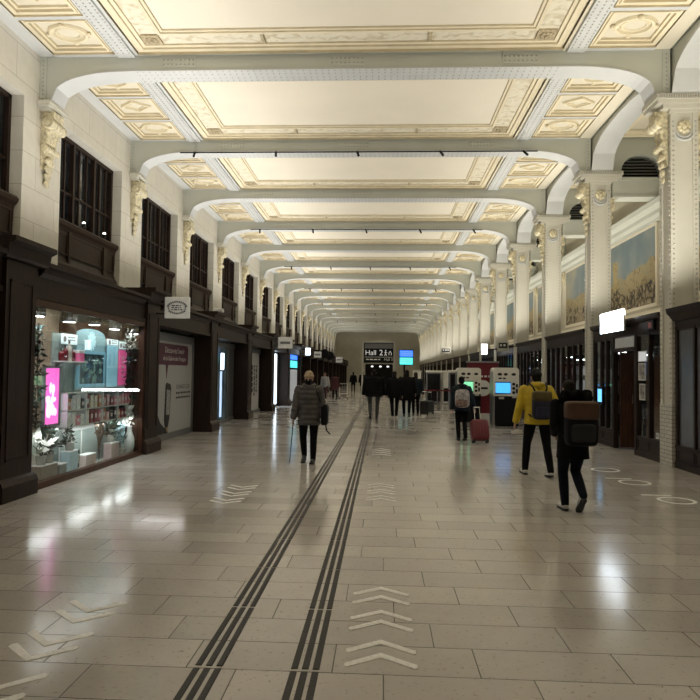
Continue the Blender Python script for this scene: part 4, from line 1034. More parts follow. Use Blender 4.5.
# posters and terminal
for (a,b,c,d,lab,mt) in ((13.62,14.04,2.02,2.25,'white notice at the top of the glass right of the open doorway',mat('white_notice',(.7,.72,.75),.5,emit=(.9,.95,1),es=.35)),(13.66,14.03,1.62,1.99,'grey portrait poster on the glass below the white notice',MT['poster']),(13.68,13.98,1.2,1.55,'lower pale-edged poster on the glass below the portrait poster',MT['poster'])):
    p=thing('poster',lab,'poster',(XW+.02,(a+b)/2,c)); MB().box(XW+.018,XW+.024,a,b,c,d).build('sheet',mt,p)
    m=MB()
    for (e,f,g,h) in ((a,b,c,c+.02),(a,b,d-.02,d),(a,a+.02,c,d),(b-.02,b,c,d)): m.box(XW+.012,XW+.02,e,f,g,h)
    m.build('border',MT['white'],p)
p=thing('exit_plate','small dark box with red mark on the fascia beside the second right column','sign',(XW-.04,13.25,2.62)); MB().cbox(XW-.06,XW-.002,13.1,13.42,2.66,2.86,.008).build('box',MT['black'],p); MB().box(XW-.063,XW-.06,13.18,13.34,2.7,2.82).build('mark',mat('dim_red',(.3,.06,.05),.5),p)
p=thing('info_terminal','wall terminal with a lit blue screen left of the open doorway','screen',(XW-.06,16.2,1.0)); MB().cbox(XW-.09,XW-.012,15.98,16.34,.98,1.45,.012).build('casing',MT['black'],p); MB().box(XW-.094,XW-.09,16.02,16.30,1.06,1.38).build('display',glow('terminal_blue',(.15,.5,.95),1.6),p)
p=thing('paper_notice','small white square switch plate low on the timber by the nearest right column','plate',(XW-.02,12.98,.3)); MB().cbox(XW-.03,XW-.008,12.94,13.06,.46,.58,.004).build('plate',MT['white'],p); MB().box(XW-.034,XW-.03,12.98,13.02,.5,.54).build('button',MT['grey'],p)
# inside the shops: tube lights, lit shelves
def tube_light(x,y,z,L,n,lab):
    t=thing('tube_light',lab,'light',(x,y,z),group='tube lights inside the right-hand shops')
    MB().box(x-.03,x+.03,y-L/2,y+L/2,z,z+.03).build('tube',MT['tube'],t); MB().box(x-.045,x+.045,y-L/2-.02,y+L/2+.02,z+.03,z+.06).build('housing',MT['black'],t)
    MB().tube([(x,y,z+.06),(x,y,2.9)],.008,6).build('stem',MT['black'],t)
n=0
for k in range(0,7):
    y0,y1=bay_y(k)
    for (dx,dy,z) in ((1.25,1.0,2.35),(.8,3.1,2.2)):
        n+=1; tube_light(XW+dx,y0+dy,z,.9,n,'lit tube light behind the glass of the right-hand shops, '+ORD[n-1]+' from the camera')
rnd=random.Random(12)
SM=[mat('shop_goods_blue',(.06,.2,.45),.4,emit=(.1,.35,.9),es=.5),mat('shop_goods_white',(.6,.6,.6),.4,emit=(.9,.9,.95),es=.25),mat('shop_goods_grey',(.25,.24,.23),.5,var=.4,scale=8),mat('shop_goods_tan',(.3,.2,.1),.5,var=.4,scale=8)]  # blue and white goods emit, standing for the shop's ambient glow
n=0
for k in range(0,5):
    y0,y1=bay_y(k)
    for i in range(4):
        y=y0+.25+i*1.0; n+=1
        if k==0 and 1.0<y-y0<2.8: continue
        c=n%4
        t=thing('display_rack','dim shop rack with '+['blue lit','white','grey','tan'][c]+' goods behind the right-hand glass, '+ORD[min(n-1,20)]+' from the camera','rack',(7.0,y,0),group='racks inside the right-hand shops')
        m=MB()
        for z in (.05,.6,1.15,1.7,2.2): m.box(6.8,7.2,y,y+.8,z,z+.03)
        m.box(6.8,6.83,y,y+.03,0,2.2); m.box(6.8,6.83,y+.77,y+.8,0,2.2); m.build('shelf_board',MT['black'],t)
        m=MB()
        for z in (.63,1.18,1.73): 
            q=y+.05
            while q<y+.65: w=.08+.12*rnd.random(); m.box(6.85,7.1,q,q+w,z,z+.15+.25*rnd.random()); q+=w+.04
        o=m.build('goods',SM[c],t); o['kind']='stuff'
# the other frontages
def make_frontage(k,label):
    y0,y1=bay_y(k)
    t=thing('frontage',label,'shopfront',(XW,(y0+y1)/2,0),group='timber frontages along the right side')
    frontage_parts(t,y0,y1,[y0+.04+(y1-y0-.08)*i/7 for i in range(8)],MT['glass'] if k<7 else MT['dglass']); return t
f1=make_frontage(1,'timber frontage of narrow glass panes behind the yellow jacket')
f2=make_frontage(2,'timber frontage of narrow glass panes, third bay from the camera on the right')
for k in range(3,17):
    y0,y1=bay_y(k)
    q=dup(f2,(XW,(y0+y1)/2,0),label='dark timber frontage of narrow panes on the right, '+ORD[k+1]+' from the camera')
# slim drain pipes beside the second and third columns
for k,l in ((1,'second'),(2,'third')):
    t=thing('drain_pipe','slim grey-white pipe with collars running up beside the '+l+' right-hand column','pipe',(XR+.2,YK(k)+.58,0))
    x,y=XR+.08,YK(k)+.58
    MB().tube([(x,y,2.99),(x,y,6.75)],.05,12).build('pipe',MT['iron'],t); m=MB()
    for z in (3.0,4.3,5.6): m.lathe([(.05,0),(.065,0),(.065,.07),(.05,.07)],(x,y,z),12)
    m.build('collar',MT['iron'],t)
# overhead signs on the columns
def arm_sign(k,x0,x1,z0,z1,name,label,mt,inset):
    y=YK(k)-.06
    t=thing(name,label,'sign',(XR,y,z0)); MB().cbox(x0,x1,y-.05,y+.03,z0,z1,.01).build('casing',mt,t)
    MB().tube([(x1-.01,y,(z0+z1)/2),(XR-.0,y,(z0+z1)/2)],.02).build('bracket',MT['black'],t)
    if inset:
        w,h=x1-x0,z1-z0; MB().box(x0+w*.12,x1-w*.12,y-.055,y-.05,z0+h*.3,z1-h*.2).build('inset',MT['ink'],t)
        m=MB(); M=face_cam((x0+x1)/2,y-.057,z0+h*.55); text_lines(m,M,-w*.28,-.03,w*.56,1,h*.18,1,4); m.build('print',MT['white'],t,fix=False)
arm_sign(3,4.72,5.18,2.66,3.1,'hanging_sign','square pale sign with dark inset hanging above the right ticket machine',MT['offwhite'],True)
arm_sign(4,4.8,5.08,2.68,3.18,'hanging_sign','narrow glowing white sign hanging above the left ticket machine',glow('narrow_sign_white',(.95,.98,1),4),False)
arm_sign(8,4.55,5.35,3.25,3.8,'hanging_sign','distant pale sign with dark inset on the right columns above the queue barrier',MT['offwhite'],True)

# ------------------------------------------------------------------ ticket machines and queue barrier
MT['cream']=mat('cream_machine_shell',(.82,.80,.74),.4,var=.05)
MT['dkred']=mat('dark_red_panel',(.17,.012,.025),.5,var=.08,scale=2)
def machine(x0,x1,y,label,scr):
    t=thing('ticket_machine',label,'ticket machine',((x0+x1)/2,y,0),group='ticket machines on the right')
    d=.62; w=x1-x0
    m=MB(); m.cbox(x0+.06,x1,y,y+d,0.05,1.02,.015); m.box(x0+.08,x1-.03,y+.03,y+d-.03,0,.06); m.build('cabinet',MT['black'],t)
    m=MB(); pl=[(x0,1.0),(x0,1.84)]+[(x0+.1-.1*math.cos(a*PI/10),1.84+.1*math.sin(a*PI/10)) for a in range(1,6)]+[(x1-.1+.1*math.sin(a*PI/10),1.84+.1*math.cos(a*PI/10)) for a in range(0,6)]+[(x1,1.0)]
    m.prism(pl,'y',y-.02,y+d); up=m.build('head',MT['cream'],t)
    m=MB(); m.box(x0-.012,x0+.06,y+.03,y+d,0,1.8); m.build('side_cover',MT['metal'],t)
    MB().box(x0+.08,x0+w*.66,y-.03,y-.02,1.10,1.44).build('screen',scr,t)
    m=MB(); m.box(x0+.06,x0+w*.68,y-.026,y-.019,1.07,1.1); m.box(x0+.06,x0+w*.68,y-.026,y-.019,1.44,1.47); m.build('bezel',MT['black'],t)
    for (a,b,c,e) in ((.74,.84,1.36,1.44),(.74,.84,1.22,1.30),(.74,.84,1.08,1.16),(.88,.95,1.30,1.4),(.88,.95,1.1,1.24)): MB().cbox(x0+w*a,x0+w*b,y-.035,y-.019,c,e,.004).build('slot',MT['black'],t)
    m=MB()
    for a,b in ((.16,.34),(.40,.56),(.70,.88)): 
        m.add([(x0+w*(a+b)/2+w*(b-a)/2*math.cos(q*PI/8),y-.022,1.72+.045*math.sin(q*PI/8)) for q in range(16)],[tuple(range(16))])
    text_lines(m,face_cam(x0+w*.2,y-.022,1.56),0,0,w*.28,1,.05,1,3); m.build('print',MT['ink'],t,fix=False)
    m=MB(); m.box(x0+w*.22,x0+w*.42,y-.02,y+.0,.9,.97); m.box(x0+w*.74,x0+w*.92,y-.02,y,.94,1.0); m.build('tray',MT['offwhite'],t)
machine(3.70,4.54,21.2,'cream and black ticket machine with a blue screen, left of the yellow jacket',glow('machine_blue',(.06,.36,.95),1.5))
machine(2.72,3.56,22.9,'cream and black ticket machine with a green screen, behind the traveller with the red suitcase',glow('machine_green',(.25,.8,.45),1.0))
t=thing('advert_panel','dark red panel with a white disc standing between the two ticket machines','panel',(3.9,24.6,0)); MB().cbox(3.30,4.48,24.6,24.7,.22,2.16,.01).build('board',MT['dkred'],t); MB().box(3.3,4.48,24.56,24.74,0,.22).build('base',MT['white'],t)
m=MB(); m.lathe([(.01,-.012),(.30,-.012),(.31,0),(.01,0)],(3.9,24.6,1.18),26,'y'); m.build('disc',MT['white'],t); MB().box(3.72,4.08,24.58,24.587,1.14,1.22).build('bar',MT['ink'],t)
m=MB(); text_lines(m,face_cam(3.7,24.597,1.6),0,0,.45,1,.07,1,6); m.build('print',MT['white'],t,fix=False); m=MB(); m.box(3.26,4.52,24.57,24.73,2.16,2.22); m.build('top_rail',MT['metal'],t)
def dark_unit(x0,x1,y,label,top):
    t=thing('machine_cabinet',label,'machine',((x0+x1)/2,y,0),group='dark machine cabinets behind the queue barrier')
    MB().cbox(x0,x1,y,y+.6,.04,1.78,.02).build('cabinet',MT['grey'] if top else MT['cream'],t); m=MB(); m.cbox(x0-.03,x1+.03,y-.03,y+.63,1.78,1.9,.03); m.build('top',MT['cream'],t)
    m=MB(); m.box(x0+.05,x1-.05,y-.012,y,.15,1.7 if top else .9); m.build('front_panel',MT['black'],t); 
    m=MB(); m.box(x0+.06,x1-.06,y+.02,y+.58,0,.05); m.build('foot',MT['black'],t)
dark_unit(2.55,3.35,36.0,'dark cabinet with pale top, leftmost of three behind the queue barrier',True)
dark_unit(3.48,3.95,36.2,'narrow pale cabinet between two dark ones behind the queue barrier',False)
dark_unit(3.3,4.0,31.0,'dark cabinet with pale top just left of the traveller with the red suitcase',True)
dark_unit(1.95,2.42,39.0,'small pale cabinet at the far left end of the queue barrier',False)
posts=[]
for i,(x,y) in enumerate(((1.75,28.3),(2.5,28.4),(3.3,28.5))):
    t=thing('barrier_post','slim metal queue post with round foot, '+ORD[i]+' from the left','post',(x,y,0),group='queue posts by the machines')
    MB().lathe([(.002,0),(.17,0),(.17,.012),(.06,.035),(.002,.035)],(x,y,0),18).build('foot',MT['metal'],t,True); MB().tube([(x,y,.03),(x,y,.98)],.03,10).build('pole',MT['chrome'],t); MB().lathe([(.002,0),(.04,0),(.04,.1),(.002,.1)],(x,y,.93),12).build('head',MT['black'],t)
    posts.append((x,y))
for i in range(2):
    (xa,ya),(xb,yb)=posts[i],posts[i+1]
    t=tag(MB().add([(xa+.045,ya,.94),(xb-.045,yb,.94),(xb-.045,yb,1.0),(xa+.045,ya,1.0),(xa+.045,ya+.004,.94),(xb-.045,yb+.004,.94),(xb-.045,yb+.004,1.0),(xa+.045,ya+.004,1.0)],[(0,1,2,3),(7,6,5,4),(0,4,5,1),(3,2,6,7)]).build('barrier_belt',MT['dkred'],loc=((xa+xb)/2,ya,.97)),'dark red belt between the '+ORD[i]+' and '+ORD[i+1]+' queue posts','belt','queue belts','thing')

# ------------------------------------------------------------------ the far end
YS=46.0
t=thing('overhead_sign','large dark overhead sign reading Hall 2 in white','sign',(-.28,YS,0))
m=MB(); m.cbox(-1.32,.86,YS-.06,YS+.06,2.45,3.92,.02); m.build('board',MT['black'],t)
m=MB()
for x in (-1.4,.9): m.box(x-.06,x+.06,YS-.1,YS+.1,0,4.0)
m.box(-1.46,.96,YS-.1,YS+.1,3.93,4.02); m.box(-.7,.3,YS-.08,YS+.08,4.02,4.1); m.build('frame',MT['offwhite'],t)
m=MB(); m.box(-1.25,.8,YS-.065,YS-.06,3.5,3.86); m.build('grey_strip',MT['grey'],t)
m=MB(); m.text('Hall',.52,face_cam(-1.22,YS-.07,3.18),'LEFT'); m.text('2',.58,face_cam(-.20,YS-.07,3.18),'LEFT')
# walking figure and arrow-house pictograms
m.ell((.28,YS-.068,3.36),(.05,.004,.05),8,5); m.tube([(.28,YS-.068,3.3),(.27,YS-.068,3.14),(.2,YS-.068,2.98)],.025,6); m.tube([(.27,YS-.068,3.14),(.36,YS-.068,2.98)],.025,6); m.tube([(.18,YS-.068,3.2),(.28,YS-.068,3.27),(.38,YS-.068,3.18)],.018,6)
m.prism([(.5,3.02),(.5,3.2),(.6,3.34),(.7,3.2),(.7,3.02),(.66,3.02),(.66,3.19),(.6,3.27),(.54,3.19),(.54,3.02)],'y',YS-.07,YS-.066)
m.build('lettering',mat('sign_white_print',(.75,.75,.73),.5,emit=(1,1,1),es=.35),t,fix=False)
m=MB(); m.box(-1.25,.8,YS-.068,YS-.06,2.86,2.89); m.text('Hall 3',.27,face_cam(.48,YS-.07,2.7)); text_lines(m,face_cam(-1.15,YS-.07,2.66),0,0,1.1,1,.08,1,5); m.build('small_print',MT['white'],t,fix=False)
m=MB(); m.cbox(-1.15,.75,YS+.6,YS+.7,2.0,2.38,.01); t2=thing('low_sign','dark lower sign board with small white lights under the Hall 2 sign','sign',(-.2,YS+.65,0)); m.build('board',MT['black'],t2); m=MB()
for x in (-.7,-.1,.45): m.ell((x,YS+.6,2.2),(.1,.01,.06),10,5)
m.build('light',glow('small_sign_light',(1,1,1),1.3),t2); m=MB(); m.box(-1.1,-1.04,YS+.62,YS+.68,0,2.0); m.box(.64,.7,YS+.62,YS+.68,0,2.0); m.build('post',MT['black'],t2)
for (z0,z1,c,lab) in ((2.93,3.35,'bluescr','blue departure screen right of the Hall 2 sign'),(2.42,2.84,'cyan','cyan departure screen under the blue one')):
    pass
t=thing('screen_stand','dark stand carrying a blue departure screen above a cyan one','screen',(1.64,YS,0))
m=MB(); m.box(1.26,2.28,YS-.02,YS+.1,2.3,3.45); m.tube([(1.64,YS+.04,0),(1.64,YS+.04,2.4)],.06); m.lathe([(.002,0),(.3,0),(.3,.03),(.002,.05)],(1.64,YS+.04,0),16); m.build('stand',MT['black'],t)
for (z0,z1,c) in ((2.93,3.38,'bluescr'),(2.36,2.86,'cyan')):
    s_=MB().box(1.3,2.24,YS-.03,YS-.02,z0,z1).build('display',MT[c],t); m=MB(); text_lines(m,face_cam(1.36,YS-.035,z1-.12),0,0,.8,3,.05,.12,int(z0*10)); m.build('print',MT['white'],s_,fix=False)
p=thing('far_doorway','dark glazed exit opening in the far end wall','doorway',(-.4,YEND-.05,0)); MB().box(-2.4,1.6,YEND-.06,YEND-.01,0,2.9).build('glazing',MT['dark'],p); m=MB()
for x in (-2.4,-1.07,.27,1.6): m.box(x-.06,x+.06,YEND-.1,YEND-.02,0,2.95)
m.box(-2.46,1.66,YEND-.1,YEND-.02,2.9,3.0); m.build('frame',MT['black'],p)
# ------------------------------------------------------------------ people
MT['skin']=mat('skin',(.42,.25,.18),.5,var=.06)
def ik(a,b,l1,l2,bend):
    a,b,bend=Vector(a),Vector(b),Vector(bend); d=b-a; L=min(d.length,(l1+l2)*.999); d.normalize()
    b=a+d*L
    x=(l1*l1-l2*l2+L*L)/(2*L); h=math.sqrt(max(l1*l1-x*x,1e-6))
    n=(bend-d*bend.dot(d)).normalized(); return a+d*x+n*h,b
def person(label,x,y,heading,H=1.70,feet=None,hands=None,lean=0.02,voxel=.011,top=None,legs=None,shoe=None,head='hair',hairc=(.02,.015,.012),
           coat_hem=.84,puff=0,width=1.0,hood=False,fur=None,hat=None,mask=None,group=None,finger=True,face=True,sole=None,shoe_kind='sneaker',longhair=False,headturn=0):
    """local frame: +y is the way the person faces, +x their right"""
    s=H/1.72
    t=thing('person',label,'person',(x,y,0),heading,group)
    W=width
    feet=feet or dict(L=(-.10,.18,0,0),R=(.10,-.2,.0,-.5)); hands=hands or dict(L=(-.30,.02,.80),R=(.30,.06,.80))
    hip={'L':Vector((-.095*W,0,.93)),'R':Vector((.095*W,0,.93))}; sh={'L':Vector((-.185*W,lean*5,1.40)),'R':Vector((.185*W,lean*5,1.40))}
    nk=Vector((0,lean*5.5,1.49)); hd=Vector((0,lean*6.5+.02,1.605))
    J={}
    for q in 'LR':
        fx,fy,fz,fp=feet[q]
        # ankle above the heel, foot pitched by fp (negative: heel lifted, toes down)
        ball=Vector((fx,fy+.13,fz+.03)); an=ball+Vector((0,-.15*math.cos(fp),.055+.15*math.sin(-fp)))
        kn,an=ik(hip[q],an,.44,.43,(0,1,0.1)); J['k'+q],J['a'+q]=kn,an; J['b'+q]=an+Vector((0,.15*math.cos(fp),-.055-.15*math.sin(-fp)))
        el,wr=ik(sh[q],hands[q],.29,.26,((-.35 if q=='L' else .35),-1,-.1)); J['e'+q],J['w'+q]=el,wr
    P=lambda v: tuple(Vector(v)*s)
    # --- body: one continuous surface
    m=MB()
    hx,hy,hz=hd
    m.loft([(hx*s,(hy+dy)*s,(hz+dz)*s,rx*s,ry*s) for (dy,dz,rx,ry) in ((.03,-.125,.02,.02),(.035,-.115,.038,.042),(.025,-.09,.055,.065),(.012,-.05,.066,.082),(.005,0,.073,.092),(0,.045,.074,.094),(-.004,.085,.062,.08),(-.006,.11,.036,.048),(-.006,.118,.012,.015))],18)
    if face:
        m.limb([P((hx,hy+.088,hz-.0)),P((hx,hy+.108,hz-.035))],[.009*s,.014*s],8)
        for e in (-1,1): m.ell(P((hx+e*.075,hy-.005,hz-.01)),(.012*s,.022*s,.033*s),8,6); m.ell(P((hx+e*.03,hy+.078,hz+.005)),(.017*s,.012*s,.011*s),8,6)
        m.ell(P((hx,hy+.083,hz-.07)),(.024*s,.012*s,.011*s),8,6)
    m.limb([P(nk-Vector((0,.01,.06))),P(hd+Vector((0,-.01,-.06)))],[.058*s,.055*s])
    m.loft([(0,yy*s,z*s,rx*W*s,ry*s) for (yy,z,rx,ry) in ((0,.84,.12,.09),(0,.92,.155,.105),(.01,1.05,.135,.095),(lean*3,1.2,.15,.105),(lean*4.5,1.33,.165,.11),(lean*5,1.42,.13,.085),(lean*5.4,1.47,.06,.055))],20)
    for q in 'LR':
        e_=-1 if q=='L' else 1
        m.limb([P(hip[q]),P((hip[q]+J['k'+q])/2),P(J['k'+q]),P(J['k'+q]*.6+J['a'+q]*.4),P(J['a'+q])],[.085*s,.075*s,.052*s,.055*s,.036*s])
        m.limb([P(J['a'+q]),P(J['a'+q].lerp(J['b'+q],.55)+Vector((0,0,.012)))],[.032*s,.02*s])
        m.limb([P(sh[q]),P((sh[q]+J['e'+q])/2),P(J['e'+q]),P(J['e'+q]*.6+J['w'+q]*.4),P(J['w'+q])],[.055*s,.047*s,.037*s,.036*s,.026*s])
        # hand: palm, four curled fingers, thumb from the side
        d=(J['w'+q]-J['e'+q]).normalized(); inn=Vector((-e_,0,0)); inn=(inn-d*inn.dot(d)).normalized(); fw=d.cross(inn).normalized()
        if fw.y<0: fw=-fw
        pc=J['w'+q]+d*.05
        rot=Matrix((inn,fw,d)).transposed()
        m.ell(P(pc),(.016*s,.04*s,.052*s),10,7,rot=rot)
        if finger:
            for i,(o,L) in enumerate(((.031,.075),(.011,.085),(-.01,.08),(-.03,.062))):
                a=pc+d*.038+fw*o; b=a+d*L*.45+inn*.008; c=b+d*L*.25+inn*L*.33
                m.limb([P(a),P(b),P(c)],[.0095*s,.009*s,.0075*s],8)
            a=pc-d*.015+fw*.032; m.limb([P(a),P(a+fw*.025+d*.03+inn*.012),P(a+fw*.028+d*.055+inn*.03)],[.012*s,.0105*s,.0085*s],8)
    m.blob('body',MT['skin'],t,min(voxel,.0075) if finger else voxel,2)
    # --- trousers
    m=MB()
    m.loft([(0,0,z*s,rx*W*s,ry*s) for (z,rx,ry) in ((.82,.13,.10),(.88,.165,.125),(.96,.17,.125),(1.04,.15,.11))],20)
    for q in 'LR':
        ank=J['a'+q]*.99+J['k'+q]*.01
        m.limb([P(hip[q]-Vector((0,0,.02))),P((hip[q]+J['k'+q])/2),P(J['k'+q]),P((J['k'+q]+ank)/2),P(ank)],[.104*s,.09*s,.068*s,.064*s,.052*s],14)
    m.blob('trousers',legs,t,voxel,3)
    # --- shoes
    for q in 'LR':
        an,ba=J['a'+q],J['b'+q]; f=(ba-an); f.z=0
        fx,fy,fz,fp=feet[q]
        R=Matrix.Rotation(fp,4,'X')   # fp<0: toes down
        T=Matrix.Translation(Vector((ba.x,ba.y,ba.z-.03))*s)@R@Matrix.Scale(s,4)
        up=MB(); up.limb([(0,-.165,.055),(0,-.10,.06),(0,0,.045),(0,.07,.035)],[.042,.044,.044,.032],12); up.limb([(0,-.15,.06),(0,-.14,.12)],[.042,.044],12)
        up.xf(T); sh_=up.blob('shoe',shoe,t,voxel*.8,2)
        so=MB(); ol=[(.0,-.215),(.028,-.205),(.040,-.17),(.036,-.09),(.046,0),(.045,.06),(.028,.10),(0,.112),(-.028,.10),(-.045,.06),(-.046,0),(-.036,-.09),(-.040,-.17),(-.028,-.205)]
        so.prism(ol,'z',0,.028); so.xf(T); so.build('sole',sole or shoe,sh_,True,world=False)
    # --- jacket
    m=MB(); n=46; z0=coat_hem; z1=1.47
    prof=[(.80,.195,.15),(.9,.195,.145),(1.0,.185,.138),(1.12,.18,.135),(1.25,.19,.14),(1.34,.20,.138),(1.41,.185,.118),(1.45,.13,.095),(1.49,.085,.08)]
    def pr(z):
        if z<=prof[0][0]: return prof[0][1]+(prof[0][0]-z)*.10,prof[0][2]+(prof[0][0]-z)*.12
        for (a,b,c),(d_,e2,f2) in zip(prof,prof[1:]):
            if z<=d_: u=(z-a)/(d_-a); return b+(e2-b)*u,c+(f2-c)*u
        return prof[-1][1:]
    rs=[]
    for i in range(n+1):
        z=z0+(z1-z0)*i/n; rx,ry=pr(z); k=0
        if puff: k=puff*abs(math.sin((z-z0)*PI/.095))
        yy=max(0,(z-.95))*lean*10/1.0*.95; rs.append((0,yy*s,z*s,(rx*W+k)*s,(ry*(W**.6)+k)*s))
    m.loft(rs,24,.9)
    for q in 'LR':
        a,b,c=sh[q],J['e'+q],J['w'+q]+(J['e'+q]-J['w'+q])*.06
        pts=[];rr=[]
        for i in range(15):
            u=i/14
            p=a.lerp(b,u*2) if u<.5 else b.lerp(c,u*2-1); r=.078-.022*u
            if puff: r+=puff*abs(math.sin(u*PI*6.2))
            pts.append(P(p)); rr.append(r*s)
        m.limb(pts,rr,14)
    if hood:
        m.limb([P((-.09,nk.y-.03,1.47)),P((0,nk.y-.12,1.46)),P((.09,nk.y-.03,1.47))],[.05*s,.075*s,.05*s]); m.limb([P((-.08,nk.y+.05,1.47)),P((0,nk.y+.09,1.44)),P((.08,nk.y+.05,1.47))],[.035*s]*3)
    else: m.loft([(0,nk.y*s,z*s,.075*s,.075*s) for z in (1.44,1.49,1.53)],16)
    jk=m.blob('jacket',top,t,voxel,2)
    if fur:
        rnd=random.Random(5); m=MB()
        for i in range(80):
            a=2*PI*i/80; m.ell(P((.03+.15*math.cos(a)+rnd.uniform(-.02,.02),nk.y-.16+.13*math.sin(a)+rnd.uniform(-.02,.02),1.50+rnd.uniform(-.05,.06))),(.055*s,.055*s,.055*s),8,6)
        m.ell(P((.03,nk.y-.16,1.49)),(.15*s,.13*s,.06*s))
        m.blob('fur_hood',fur,jk,voxel,0)
    # --- head covering
    if head in ('hair','both'):
        m=MB(); m.loft([(hx*s,(hy-.012)*s,(hz+dz)*s,rx*s,ry*s) for (dz,rx,ry) in ((.0,.076,.07),(.035,.084,.093),(.075,.079,.095),(.105,.057,.072),(.125,.024,.03))],18)
        m.ell(P((hx,hy-.045,hz-.005)),(.078*s,.062*s,.085*s))
        if longhair: m.ell(P((hx,hy-.06,hz-.09)),(.085*s,.055*s,.13*s))
        m.blob('hair',mat('hair_%d'%len(bpy.data.materials),hairc,.6,var=.3,scale=30,spec=.15),t,voxel*.8,1)
    if hat:
        m=MB(); R=[]
        for i in range(13):
            u=i/12; z=hz+.025+.125*u; r=math.sqrt(max(.0,1-(u*.98)**2.4)); w=.004*(i%2)
            R.append((hx*s,(hy-.01)*s,z*s,(.088*r+w)*s,(.105*r+w)*s))
        m.loft([(hx*s,(hy-.008)*s,(hz+.018)*s,.088*s,.106*s),(hx*s,(hy-.008)*s,(hz+.02)*s,.096*s,.114*s),(hx*s,(hy-.008)*s,(hz+.065)*s,.096*s,.114*s)]+R[4:],22)
        m.build('knit_hat',hat,t,True,world=False)
    if mask:
        m=MB(); 
        m.loft([(hx*s,(hy+.022)*s,(hz+dz)*s,rx*s,ry*s) for (dz,rx,ry) in ((-.118,.045,.05),(-.09,.062,.075),(-.05,.068,.085),(-.012,.066,.082))],16); m.build('face_mask',mask,t,True,world=False)
        for e in (-1,1): m=MB(); m.ell(P((hx+e*.031,hy+.089,hz+.008)),(.011*s,.006*s,.006*s),8,6); m.build('eye',MT['black'],t,True,world=False)
    return t,s,J,P
def worn(name,label,cat,t,group=None):
    o=thing(name,label,cat,t.location[:],t.rotation_euler.z,group); return o
def rbox(c,a,e=.35,n=24,v=14): return MB().ell(c,a,n,v,e)
J_black=mat('black_wool_coat',(.006,.006,.007),.75,spec=.12,bump=.2,bscale=60); J_navy=mat('dark_navy_jacket',(.010,.018,.028),.6,spec=.2,bump=.1); T_dark=mat('dark_blue_trousers',(.005,.007,.014),.7,spec=.12); T_black=mat('black_trousers',(.005,.005,.006),.7,spec=.12)
T_grey=mat('grey_trousers',(.075,.075,.075),.75,spec=.2); S_white=mat('white_trainers',(.62,.62,.60),.45); S_dark=mat('dark_shoes',(.02,.018,.017),.5); SOLE_D=mat('dark_sole',(.03,.03,.032),.6)
# woman with cane
t,s,J,P=person('person in beige knit hat, mask and grey puffer coat walking towards us with cane',-1.36,11.95,PI-.03,1.70,dict(L=(-.10,.12,.0,.15),R=(.10,-.12,.0,-.2)),dict(L=(-.30,.05,.82),R=(.29,.10,.84)),
   .012,.011,mat('grey_puffer_nylon',(.072,.068,.066),.5,var=.25,scale=9,bump=.1),T_black,mat('grey_black_boots',(.04,.04,.04),.6),'hair',(.03,.022,.018),.72,.014,1.06,hood=True,hat=mat('beige_knit',(.42,.33,.22),.85,var=.35,scale=45,bump=.6,bscale=70),mask=MT['black'],sole=SOLE_D,longhair=True)
c=worn('walking_cane','dark walking cane held by the person in the grey puffer coat','cane',t)
h=J['wR']+Vector((0.0,.0,-.075)); m=MB(); m.tube([P(h+Vector((.0,-.05,.02))),P(h+Vector((0,.05,.025)))],.013*s,8); m.build('handle',MT['black'],c,True,world=False); m=MB(); m.tube([P(h+Vector((0,0,.015))),P((h.x+.03,h.y+.18,.02))],[.011*s,.008*s],8); m.build('shaft',MT['black'],c,True,world=False); m=MB(); m.tube([P((h.x+.03,h.y+.18,.0)),P((h.x+.03,h.y+.18,.03))],.014*s,8); m.build('ferrule',MT['metal'],c,True,world=False)
b=worn('shoulder_bag','black bag with loose straps hanging at the hip of the person with the cane','bag',t)
m=rbox(P((-.30,.0,.92)),(.065,.13,.2)); m.build('pouch',MT['black'],b,True,world=False); m=MB(); m.tube([P((-.27,.08,1.08)),P((-.18,.17,1.3)),P((-.12,.11,1.47)),P((-.14,-.05,1.48)),P((-.22,-.12,1.3)),P((-.29,-.08,1.08))],.013,6); m.build('strap',MT['black'],b,True,world=False); m=MB(); m.tube([P((-.33,.1,.75)),P((-.36,.13,.62)),P((-.42,.12,.56))],.012,6); m.tube([P((-.31,-.06,.75)),P((-.33,-.06,.60))],.012,6); m.build('loose_strap',MT['black'],b,True,world=False)
# black coat with big backpack
t,s,J,P=person('person in black coat with fur hood and white trainers walking away from us',2.41,8.12,.04,1.64,dict(L=(-.075,.10,0,.0),R=(.07,-.22,.06,-.75)),dict(L=(-.17,.22,1.0),R=(.17,.22,1.0)),.022,.010,J_black,T_dark,S_white,'hair',(.015,.012,.01),.70,0,1.04,fur=mat('black_fur',(.005,.005,.006),.95,spec=.1,bump=1,bscale=120),sole=SOLE_D,longhair=True)
b=worn('backpack','large dark backpack with brown top flap on the person in the black coat','backpack',t)
m=rbox(P((.02,-.25,1.17)),(.19,.10,.27),.3); m.build('body',mat('charcoal_canvas',(.008,.009,.012),.7,spec=.15,bump=.2,bscale=80),b,True,world=False)
m=rbox(P((.02,-.262,1.34)),(.196,.10,.115),.3); m.build('top_flap',mat('brown_leather',(.075,.036,.02),.5,var=.2,bump=.1),b,True,world=False)
m=rbox(P((.02,-.335,1.06)),(.15,.035,.11),.35); m.build('front_pocket',mat('dark_pocket',(.011,.012,.015),.7),b,True,world=False)
for e in (-1,1): m=MB(); m.tube([P((.02+e*.12,-.16,1.40)),P((e*.13,-.05,1.50)),P((e*.14,.14,1.42)),P((e*.15,.19,1.25)),P((e*.17,.08,1.05)),P((.02+e*.15,-.16,.98))],.018,6); m.build('strap',MT['black'],b,True,world=False)
